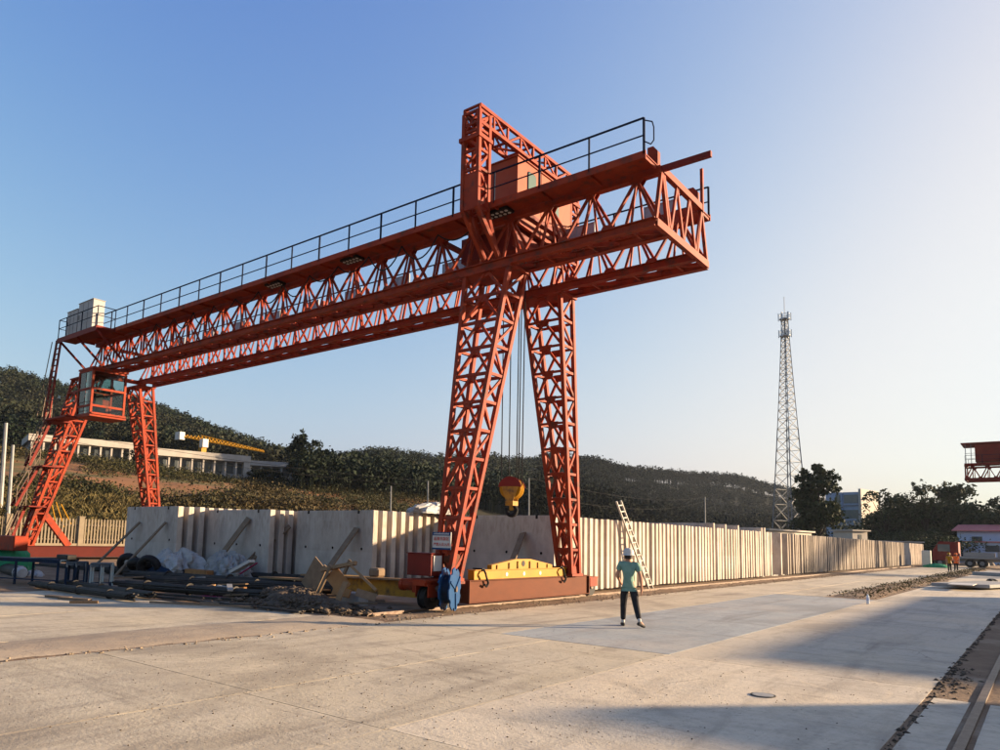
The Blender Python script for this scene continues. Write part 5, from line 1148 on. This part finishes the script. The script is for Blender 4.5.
STAND = dict(WALK); STAND.update(lkn=(-.10, .02, .48), lan=(-.11, -.02, .085), lto=(-.13, .13, .035), rkn=(.10, .03, .48), ran=(.12, .0, .085), rto=(.15, .14, .035), lwr=(-.24, .06, .86), lpalm=(-.235, .08, .78), rwr=(.16, .20, 1.0), rpalm=(.10, .26, 1.02))
p = G(950, 572.5, 0); person((p.x, p.y, 0), R(40), STAND, 'worker in yellow orange vest standing beside the other worker on the road', None, 'yellow', 'trousers', 'yellow')
p = G(956, 572, 0); person((p.x, p.y+.3, 0), R(-150), STAND, 'worker in bright orange vest at the far end of the road', None, 'orangevest', 'trousers', 'orangevest')

# ------------------------------------------------------------ lattice telecom tower
def horiz(px, r):
    d = ray(px, hor(px)); h = math.hypot(d.x, d.y); return Vector((d.x/h*r, d.y/h*r, 0))
tb_ = horiz(791, 150); TZ = AR(785, 318, 150).z; tw = empty('lattice_tower', tuple(tb_), 'tall slim lattice telecom mast rising behind the panel wall', 'tower')
def hw(z):
    t = z/TZ; return 2.05*(1-t)**1.15+0.40
c, l = [MB() for _ in range(4)], MB(); zs = [0]; 
while zs[-1] < TZ-0.4: zs.append(min(TZ, zs[-1]+max(1.1, hw(zs[-1])*1.45)))
def cor(z, k):
    a = R(20+90*k); return tb_+Vector((math.cos(a)*hw(z)*1.41, math.sin(a)*hw(z)*1.41, z))
for z0, z1 in zip(zs, zs[1:]):
    th = 0.17 if z0 < TZ*.5 else 0.12
    for k in range(4):
        c[k].bar(cor(z0, k), cor(z1, k), th, th); l.bar(cor(z1, k), cor(z1, (k+1) % 4), 0.075, 0.075)
        l.bar(cor(z0, k), cor(z1, (k+1) % 4), 0.065, 0.065); l.bar(cor(z0, (k+1) % 4), cor(z1, k), 0.065, 0.065)
ms = [q.part('mast_leg', 'galv', tw) for q in c]; l.part('bracing', 'galv', tw)
for z in (TZ-0.3, TZ-3.6):
    b = MB(); b.tube(tb_+Vector((0, 0, z)), tb_+Vector((0, 0, z+0.12)), 1.0, 12); b.part('platform', 'antenna', tw)
    b = MB()
    for k in range(12): a = k*math.pi/6; b.bar(tb_+Vector((0.97*math.cos(a), 0.97*math.sin(a), z)), tb_+Vector((0.97*math.cos(a), 0.97*math.sin(a), z+1.0)), 0.06); a2 = (k+1)*math.pi/6; b.bar(tb_+Vector((0.97*math.cos(a), 0.97*math.sin(a), z+1)), tb_+Vector((0.97*math.cos(a2), 0.97*math.sin(a2), z+1)), 0.06)
    b.part('guard_rail', 'antenna', tw)
    for k in range(6):
        a = k*math.pi/3+.3; q = tb_+Vector((1.1*math.cos(a), 1.1*math.sin(a), z-.3)); b = MB(); b.frame(q+Vector((0, 0, .8)), (.07*math.cos(a), .07*math.sin(a), 0), (-.12*math.sin(a), .12*math.cos(a), 0), (0, 0, .75)); b.part('antenna_panel', 'antenna', tw)
b = MB(); b.tube(tb_+Vector((0, 0, TZ)), tb_+Vector((0, 0, TZ+4.2)), 0.05, 6); b.part('lightning_rod', 'galv', tw)

# ------------------------------------------------------------ poles and wires
def pole(px, yt, yb, r, label, rad=0.13, arm=True):
    t = AR(px, yt, r); q = AR(px+(0 if px > 100 else -3), yb, r); root = empty('utility_pole', (q.x, q.y, q.z-3), label, 'pole')
    b = MB(); b.tube((q.x, q.y, q.z-3), t, rad*1.2, 8, rad*.8); b.part('shaft', 'galv', root)
    if arm:
        s = Vector((-t.y, t.x, 0)).normalized(); b = MB(); b.bar(t-s*.8-Vector((0, 0, .5)), t+s*.8-Vector((0, 0, .5)), 0.09); b.part('crossarm', 'galv', root)
    return t
pa = pole(6, 423, 480, 62, 'thick grey concrete pole next to the fence and brush', 0.16, False)
pb = pole(13, 445, 500, 60, 'leaning grey concrete post in front of the thicker pole', 0.13, False)
pc = pole(391, 486, 520, 75, 'concrete pole above the third panel stack', 0.08, False)
pd = pole(428, 481, 515, 78, 'concrete pole beside the white tarpaulin bundle', 0.09, False)
pe = pole(529, 478, 520, 80, 'thin concrete pole between the crane legs', 0.08, False)
pf = pole(705, 497, 530, 190, 'distant utility pole with crossarm in front of the dark ridge', 0.16, True)
def wire(p, q, sag, r, lab):
    p, q = Vector(p), Vector(q); b = MB(); n = 14
    b.path([p.lerp(q, i/n)-Vector((0, 0, sag*4*(i/n)*(1-i/n))) for i in range(n+1)], r, 4); b.thing('overhead_wire', 'rope', tuple(p), lab, 'wire', 'thin overhead wires')
for dz in (0, 0.55): wire(pa-Vector((0, 0, dz)), pd-Vector((0, 0, dz)), 0.5, 0.016, 'thin overhead wire sagging across the bank above the panel stacks')
wire(pd, pe, 0.3, 0.014, 'thin overhead wire sagging behind the crane legs'); wire(pe, pf, 1.5, 0.03, 'thin overhead wire running to the distant pole'); wire(AR(560, 500, 85), pf-Vector((0, 0, 1)), 1.5, 0.03, 'thin overhead wire running to the distant pole')

# ------------------------------------------------------------ buildings
def block_frame(pxa, pxb, r, rb=None):
    a, c = horiz(pxa, r), horiz(pxb, rb or r); d = (c-a); L_ = d.length; d.normalize(); s = Vector((-d.y, d.x, 0))
    if s.dot(a) < 0: s = -s
    return a, d, s, L_
def fbox(b, a, d, s, x0, x1, y0, y1, z0, z1):
    c = a+d*(x0+x1)/2+s*(y0+y1)/2; c = Vector((c.x, c.y, (z0+z1)/2)); b.frame(c, d*(x1-x0)/2, s*(y1-y0)/2, (0, 0, (z1-z0)/2))
def long_building(pxa, pxb, r, rb, ytop, ybot, label, bays, dep=9, wallm='bwhite'):
    a, d, s, L_ = block_frame(pxa, pxb, r, rb); zt = AR((pxa+pxb)/2, ytop, (r+rb)/2).z; zb = AR((pxa+pxb)/2, ybot, (r+rb)/2).z
    root = empty('white_building', (a.x, a.y, zb-1), label, 'building'); h = zt-zb
    b = MB(); fbox(b, a, d, s, 0, L_, 0.9, dep, zb-2, zt-h*.30); b.part('wall', 'bgrey', root)
    b = MB(); fbox(b, a, d, s, -0.5, L_+0.5, -0.3, dep+.3, zt-h*.34, zt); b.part('roof', wallm, root)
    b = MB(); fbox(b, a, d, s, L_-0.6, L_+0.45, -0.25, dep+.2, zb-2, zt-h*.345); b.part('end_wall', wallm, root)
    for i in range(bays):
        x0 = L_*i/bays; w = L_/bays
        b = MB(); fbox(b, a, d, s, x0-.12, x0+.12, 0, .4, zb-2, zt-h*.345); b.part('column', wallm, root)
        b = MB(); fbox(b, a, d, s, x0+w*.18, x0+w*.86, .82, .88, zb+h*.05, zt-h*.42); b.part('window', 'bdark', root)
    return root
long_building(24, 127, 120, 122, 438, 457, 'long white flat roofed building on the bank behind the far crane leg', 9)
long_building(152, 243, 124, 128, 452, 472, 'long white flat roofed building on the bank below the yellow jib', 8)
long_building(247, 338, 140, 142, 463, 477, 'low weathered white building ruin below the tall round tree', 9, 7, 'bgrey')
# distant yellow crane jib
ja, jc = AR(178, 436, 140), AR(264, 452, 140); yc_ = empty('yellow_crane', tuple(AR(203, 475, 140)), 'distant yellow lattice crane jib above the white building', 'crane')
d = (jc-ja).normalized(); s = Vector((-d.y, d.x, 0)).normalized()*.4; c = MB(); l = MB(); u = Vector((0, 0, .9))
for o_ in (s, -s): c.bar(ja+o_, jc+o_, .15)
c.bar(ja+u+d*4, jc+u*.3, .15)
n = 24
for i in range(n):
    p0, p1 = ja.lerp(jc, i/n), ja.lerp(jc, (i+.5)/n); p2 = ja.lerp(jc, (i+1)/n); t_ = u*(1-.7*(i/n)) if i > 4 else u*.6
    for o_ in (s, -s): l.bar(p0+o_, p1+t_, .12); l.bar(p1+t_, p2+o_, .12)
jb = c.part('jib', 'yellow', yc_); l.part('lacing', 'yellow', jb)
m0 = AR(203, 441, 140); b = MB(); b.box(m0.x-.5, m0.x+.5, m0.y-.5, m0.y+.5, m0.z-8, m0.z-.4); b.part('mast', 'yellow', yc_)
b = MB(); q = AR(204, 443, 138.5); b.box(q.x-.55, q.x+.55, q.y-.55, q.y+.55, q.z-.8, q.z+.7); b.part('cab', 'whitepaint', yc_)
b = MB(); q = AR(180, 436, 140); b.box(q.x-.8, q.x+.8, q.y-.5, q.y+.5, q.z-.7, q.z+.7); b.part('counterweight', 'whitepaint', yc_)
# blue tiled block behind the trees
a, d, s, L_ = block_frame(836, 861, 177.0, 175.2); zt = AR(850, 492, 176).z; bb_ = empty('blue_building', (a.x, a.y, 0), 'four storey blue tiled building with a pale side wall between the trees', 'building')
b = MB(); fbox(b, a, d, s, -2, L_, 0.5, 9.3, -1, zt); b.part("wall", "bblue", bb_)
b = MB(); fbox(b, a, d, s, L_, L_+.5, -.3, 9.5, -1, zt+.6); b.part('side_wall', 'bwhite', bb_)
e2 = horiz(869, 176); 
for k in range(4):
    z0 = zt-(k+1)*3.25
    b = MB(); fbox(b, a, d, s, L_*.36, L_*.92, .38, .52, z0+.9, z0+2.7); w_ = b.part('window', 'glassdark', bb_)
    b = MB(); fbox(b, a, d, s, L_*.33, L_*.95, .1, .6, z0+.45, z0+.75); b.part('balcony', 'bblue', bb_)
    b = MB(); fbox(b, a, d, s, L_*.02, L_*.2, .38, .52, z0+.9, z0+2.7); b.part('window', 'glassdark', bb_)
b = MB(); fbox(b, a, d, s, L_*.27, L_*.31, 0.1, .6, 0, zt); b.part('pilaster', 'bblue', bb_)
# shed behind the wall, cabins and boxes beyond the stacks
def shed(pxa, pxb, r, rb, ytop, h, m, lab, name='shed', dep=5, roofm='bwhite'):
    a, d, s, L_ = block_frame(pxa, pxb, r, rb); zt = AR((pxa+pxb)/2, ytop, (r+rb)/2).z
    root = empty(name, (a.x, a.y, 0), lab, 'shed'); b = MB(); fbox(b, a, d, s, 0, L_, 0, dep, 0, zt-.18); b.part('wall', m, root)
    b = MB(); fbox(b, a, d, s, -.3, L_+.3, -.3, dep+.3, zt-.16, zt); b.part('roof', roofm, root)
    b = MB(); fbox(b, a, d, s, L_*.4, L_*.6, -.04, -.005, zt-1.6, zt-.6); b.part('window', 'bdark', root); return root
shed(768, 812, 78, 88, 530, 3, 'bwhite', 'cream flat roofed shed showing over the panel wall beneath the mast')
shed(853, 868, 108, 110, 530, 3, 'bwhite', 'small cream hut over the panel wall below the blue building', dep=3)
shed(870, 922, 128, 132, 541, 3, 'bgrey', 'long low grey shed behind the end of the panel rows', roofm='bgrey')
shed(958, 1030, 140, 138, 541.5, 3, 'paleblue', 'pale blue lower site cabin row with red roof', 'site_cabin', 6, 'roofred')
a, d, s, L_ = block_frame(958, 1035, 146, 144); zt = AR(985, 531, 145).z; rt_ = empty('site_building', (a.x, a.y, 0), 'two storey pale blue site office with pitched red sheet roof', 'building')
b = MB(); fbox(b, a, d, s, 0, L_, 0, 7, 0, zt); b.part('wall', 'paleblue', rt_)
b = MB(); e = a+s*(-.7); f_ = a+s*3.5; g_ = a+s*7.7; Lv = d*(L_+.6); vs = [e-d*.6, f_-d*.6, g_-d*.6]; vs = [Vector((v.x, v.y, z)) for v, z in zip(vs, (zt-.05, zt+1.0, zt-.05))]
vs += [v+Lv+d*.6 for v in vs]; vs += [v+Vector((0, 0, .12)) for v in vs]
b.add(vs, [(0, 1, 4, 3), (1, 2, 5, 4), (6, 9, 10, 7), (7, 10, 11, 8), (0, 3, 9, 6), (2, 8, 11, 5), (0, 6, 7, 1), (1, 7, 8, 2), (3, 4, 10, 9), (4, 5, 11, 10)]); b.part('roof', 'roofred', rt_)
for i in range(4):
    b = MB(); fbox(b, a, d, s, 2+i*4.2, 3.4+i*4.2, -.06, -.005, zt-2.0, zt-.9); b.part('window', 'bdark', rt_)

# ------------------------------------------------------------ truck, cabinet and netting at the end of the road
q = G(947, 566.6, 0); tk = empty('flatbed_truck', (q.x, q.y, 0), 'dark red flatbed lorry parked across the end of the road', 'truck')
tx, ty = q.x, q.y; c = MB(); c.prism([(-1.35, 0.75), (1.35, 0.75), (1.35, 3.0), (-0.6, 3.05), (-1.3, 1.9)], (1, 0, 0), (0, 0, 1), (tx, ty, 0), (0, 2.4, 0)); cb = c.part('truck_cab', 'truckred', tk); bevel(cb, .05)
b = MB(); b.box(tx-.75, tx+.5, ty-1.225, ty-1.205, 1.85, 2.7); b.part('side_window', 'glassdark', cb); b = MB(); b.prism([(-.62, 2.95), (-1.24, 1.95), (-1.28, 1.95), (-.66, 2.97)], (1, 0, 0), (0, 0, 1), (tx, ty, 0), (0, 2.0, 0)); b.part('windscreen', 'glassdark', cb)
b = MB(); b.box(tx+1.4, tx+12, ty-1.2, ty+1.2, 1.05, 1.3); b.box(tx-1.2, tx+12, ty-.5, ty+.5, .7, 1.05); b.part('flatbed', 'bgrey', tk)
for x in (-.6, 2.4, 3.6, 9.0, 10.2):
    for sy in (-1, 1):
        b = MB(); b.tube((tx+x, ty+sy*1.15, .5), (tx+x, ty+sy*.85, .5), .5, 18); w_ = b.part('wheel', 'black', tk); b = MB(); b.tube((tx+x, ty+sy*1.17, .5), (tx+x, ty+sy*1.1, .5), .24, 14); b.part('rim', 'galv', w_)
for i in range(3):
    b = MB(); b.box(tx+1.8+i*3.3, tx+4.8+i*3.3, ty-1.0, ty+1.0, 1.302, 1.302+.5+.12*(i % 2)); o = b.thing('slab_load', 'concgrey', (tx+3+i*3.3, ty, 1.3), 'grey concrete slab loaded on the flatbed lorry', 'slab', 'slabs on the lorry'); bevel(o, .03)
q = G(926, 567, 0); b = MB(); b.box(q.x-.4, q.x+.5, q.y, q.y+.7, 0, 1.9); o = b.thing('white_cabinet', 'whitepaint', (q.x, q.y, 0), 'white upright cabinet beside the red lorry', 'cabinet'); bevel(o, .03)
heap('green_net', (q.x+1.2, q.y-1.5, -.02), 1.2, .6, .45, 'green', 'bright green netting heap at the foot of the white cabinet', 'netting', 50)
for i in range(5):
    q = G(968+i*9, 566-i*.4, 0); heap('debris_heap', (q.x, q.y, 0), 1.0+.3*(i % 2), .8, .5+.2*(i % 3), ['fence', 'concgrey', 'stone'][i % 3], 'pale debris heap beside the flatbed lorry at the road end', 'debris', 60+i, 20, .35, 'debris heaps by the lorry')

# ------------------------------------------------------------ trees
def tree(px, r, ytop, wpx, label, m='leaf', ybase=None, clumps=None, n=2600, leaf=0.42, seed=0, name='tree', trunkfrac=0.35, zb=None):
    global RNG
    RNG = np.random.default_rng(100+seed); rg = random.Random(seed)
    base = horiz(px, r); H_t = AR(px, ytop, r).z; zb = 0.0 if zb is None else zb; H_ = H_t-zb; W = wpx/FPX*r*0.5*math.hypot(1, 0.0)*1.08
    base.z = zb; root = empty(name, tuple(base), label, 'tree')
    if clumps is None:
        clumps = []
        for k in range(11):
            t = rg.uniform(trunkfrac+.05, 0.93); a = rg.uniform(0, 6.28); wr = W*math.sin(min(1, (t-trunkfrac*.7)/(1-trunkfrac*.7))*math.pi)**.6
            clumps.append((wr*.55*math.cos(a), wr*.55*math.sin(a), t, wr*rg.uniform(.42, .62)+.3, H_*rg.uniform(.09, .15)))
        clumps.append((0, 0, .91, W*.33, H_*.09))
    b = MB(); tr_ = H_*.018+.08; top = base+Vector((rg.uniform(-.3, .3), rg.uniform(-.3, .3), H_*.78)); mid = base.lerp(top, .45)+Vector((rg.uniform(-.2, .2),)*3)
    b.tube(base-Vector((0, 0, .3)), mid, tr_*1.25, 9, tr_*.85); b.tube(mid, top, tr_*.85, 8, tr_*.25)
    cl = []
    for cx_, cy_, t, rw, rh in clumps:
        c_ = base+Vector((cx_, cy_, t*H_)); st = base.lerp(top, max(.25, min(.95, t*.85-.1))); k_ = st.lerp(c_, .5)+Vector((0, 0, -.15*rh)); b.tube(st, k_, tr_*.42, 6, tr_*.28); b.tube(k_, c_, tr_*.28, 5, tr_*.08); cl.append((c_, rw, rh))
    b.part('trunk', 'bark', root)
    tot = sum(c_[1]**1.5*c_[2] for c_ in cl); Ps = []
    for c_, rw, rh in cl:
        k_ = max(40, int(n*(rw**1.5*c_[2] if False else rw**1.5*rh)/tot))
        # leaves gather in tufts inside the clump
        nt_ = max(5, k_//22); T = ellipsoid_pts(tuple(c_), (rw, rw, rh*1.15), nt_, .35)
        P = T[RNG.integers(0, nt_, k_)]+RNG.normal(size=(k_, 3))*rw*.17*np.array([1, 1, .75]); Ps.append(P)
    P = np.concatenate(Ps); V, F = leaf_quads(P, leaf*(.55+.8*RNG.random(len(P))), asp=.6)
    me = np_mesh('crown', V, F, m, tuple(base)); o = bpy.data.objects.new('crown', me); COL.objects.link(o); o.parent = root; return root
tree(819, 125, 464, 36, 'dense dark green tree beside the lattice mast', seed=1, n=9000, leaf=.62)
tree(887, 150, 490, 46, 'open crowned tree with sky showing between its branches', seed=3, n=2100, leaf=.6, trunkfrac=.45)
tree(908, 158, 506, 50, 'round dark tree beside the open crowned tree', seed=4, n=7000, leaf=.6, trunkfrac=.15)
tree(880, 162, 512, 30, 'dark tree next to the pale wall of the blue building', seed=5, n=4500, leaf=.6, trunkfrac=.15)
tree(928, 150, 481, 24, 'slender tall tree with small tufted top', seed=6, n=1300, leaf=.5, trunkfrac=.55)
tree(936, 165, 507, 70, 'broad dark tree behind the red lorry', seed=7, n=9000, leaf=.65, trunkfrac=.1)
tree(968, 160, 484, 66, 'large rounded dark tree under the distant crane end', seed=8, n=12000, leaf=.65, trunkfrac=.12)
tree(1003, 155, 496, 56, 'dark tree behind the pale blue site office', seed=9, n=7000, leaf=.62, trunkfrac=.15)
tree(1045, 165, 480, 70, 'broad dark tree past the site office', seed=10, n=4200, leaf=.65, trunkfrac=.12)
tree(795, 140, 520, 40, 'low dark tree at the foot of the lattice mast', seed=11, n=2800, leaf=.5, trunkfrac=.1)
tree(905, 172, 522, 120, 'low spreading dark tree belt behind the grey shed', seed=12, n=10000, leaf=.6, trunkfrac=.05)
tree(938, 140, 531, 60, 'low dark hedge like tree just behind the red lorry', seed=14, n=6000, leaf=.45, trunkfrac=.03)
tree(896, 140, 533, 44, 'low dark hedge like tree behind the small cream hut', seed=15, n=6000, leaf=.45, trunkfrac=.03)
hz = hill(301, 3.2); rr = math.hypot(hz[0], hz[1])
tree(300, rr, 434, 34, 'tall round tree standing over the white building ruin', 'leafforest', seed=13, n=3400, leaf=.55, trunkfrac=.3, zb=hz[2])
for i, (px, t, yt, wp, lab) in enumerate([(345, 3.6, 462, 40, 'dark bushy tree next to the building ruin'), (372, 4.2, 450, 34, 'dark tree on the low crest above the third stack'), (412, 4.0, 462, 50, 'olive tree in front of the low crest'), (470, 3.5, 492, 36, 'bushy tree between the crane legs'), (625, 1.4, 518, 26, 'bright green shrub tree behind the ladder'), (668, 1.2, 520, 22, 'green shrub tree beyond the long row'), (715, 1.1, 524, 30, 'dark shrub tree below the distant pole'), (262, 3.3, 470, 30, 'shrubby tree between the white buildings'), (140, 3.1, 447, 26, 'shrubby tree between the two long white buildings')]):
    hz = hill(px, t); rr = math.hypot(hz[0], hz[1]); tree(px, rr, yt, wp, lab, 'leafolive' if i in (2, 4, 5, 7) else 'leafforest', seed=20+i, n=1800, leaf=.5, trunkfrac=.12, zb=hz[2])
# ------------------------------------------------------------ the air over the yard and the hills
vm = bpy.data.materials.new('evening_haze'); vm.use_nodes = True; vm.node_tree.nodes.clear()
pv = vm.node_tree.nodes.new('ShaderNodeVolumePrincipled'); pv.inputs['Density'].default_value = 0.00008; pv.inputs['Color'].default_value = (0.72, 0.84, 1.0, 1); pv.inputs['Anisotropy'].default_value = 0.3
vo_ = vm.node_tree.nodes.new('ShaderNodeOutputMaterial'); vm.node_tree.links.new(pv.outputs[0], vo_.inputs['Volume'])
b = MB(); b.box(-900, 700, -400, 1000, -2, 112); b.thing('haze', vm, (0, 0, 0), kind='stuff')
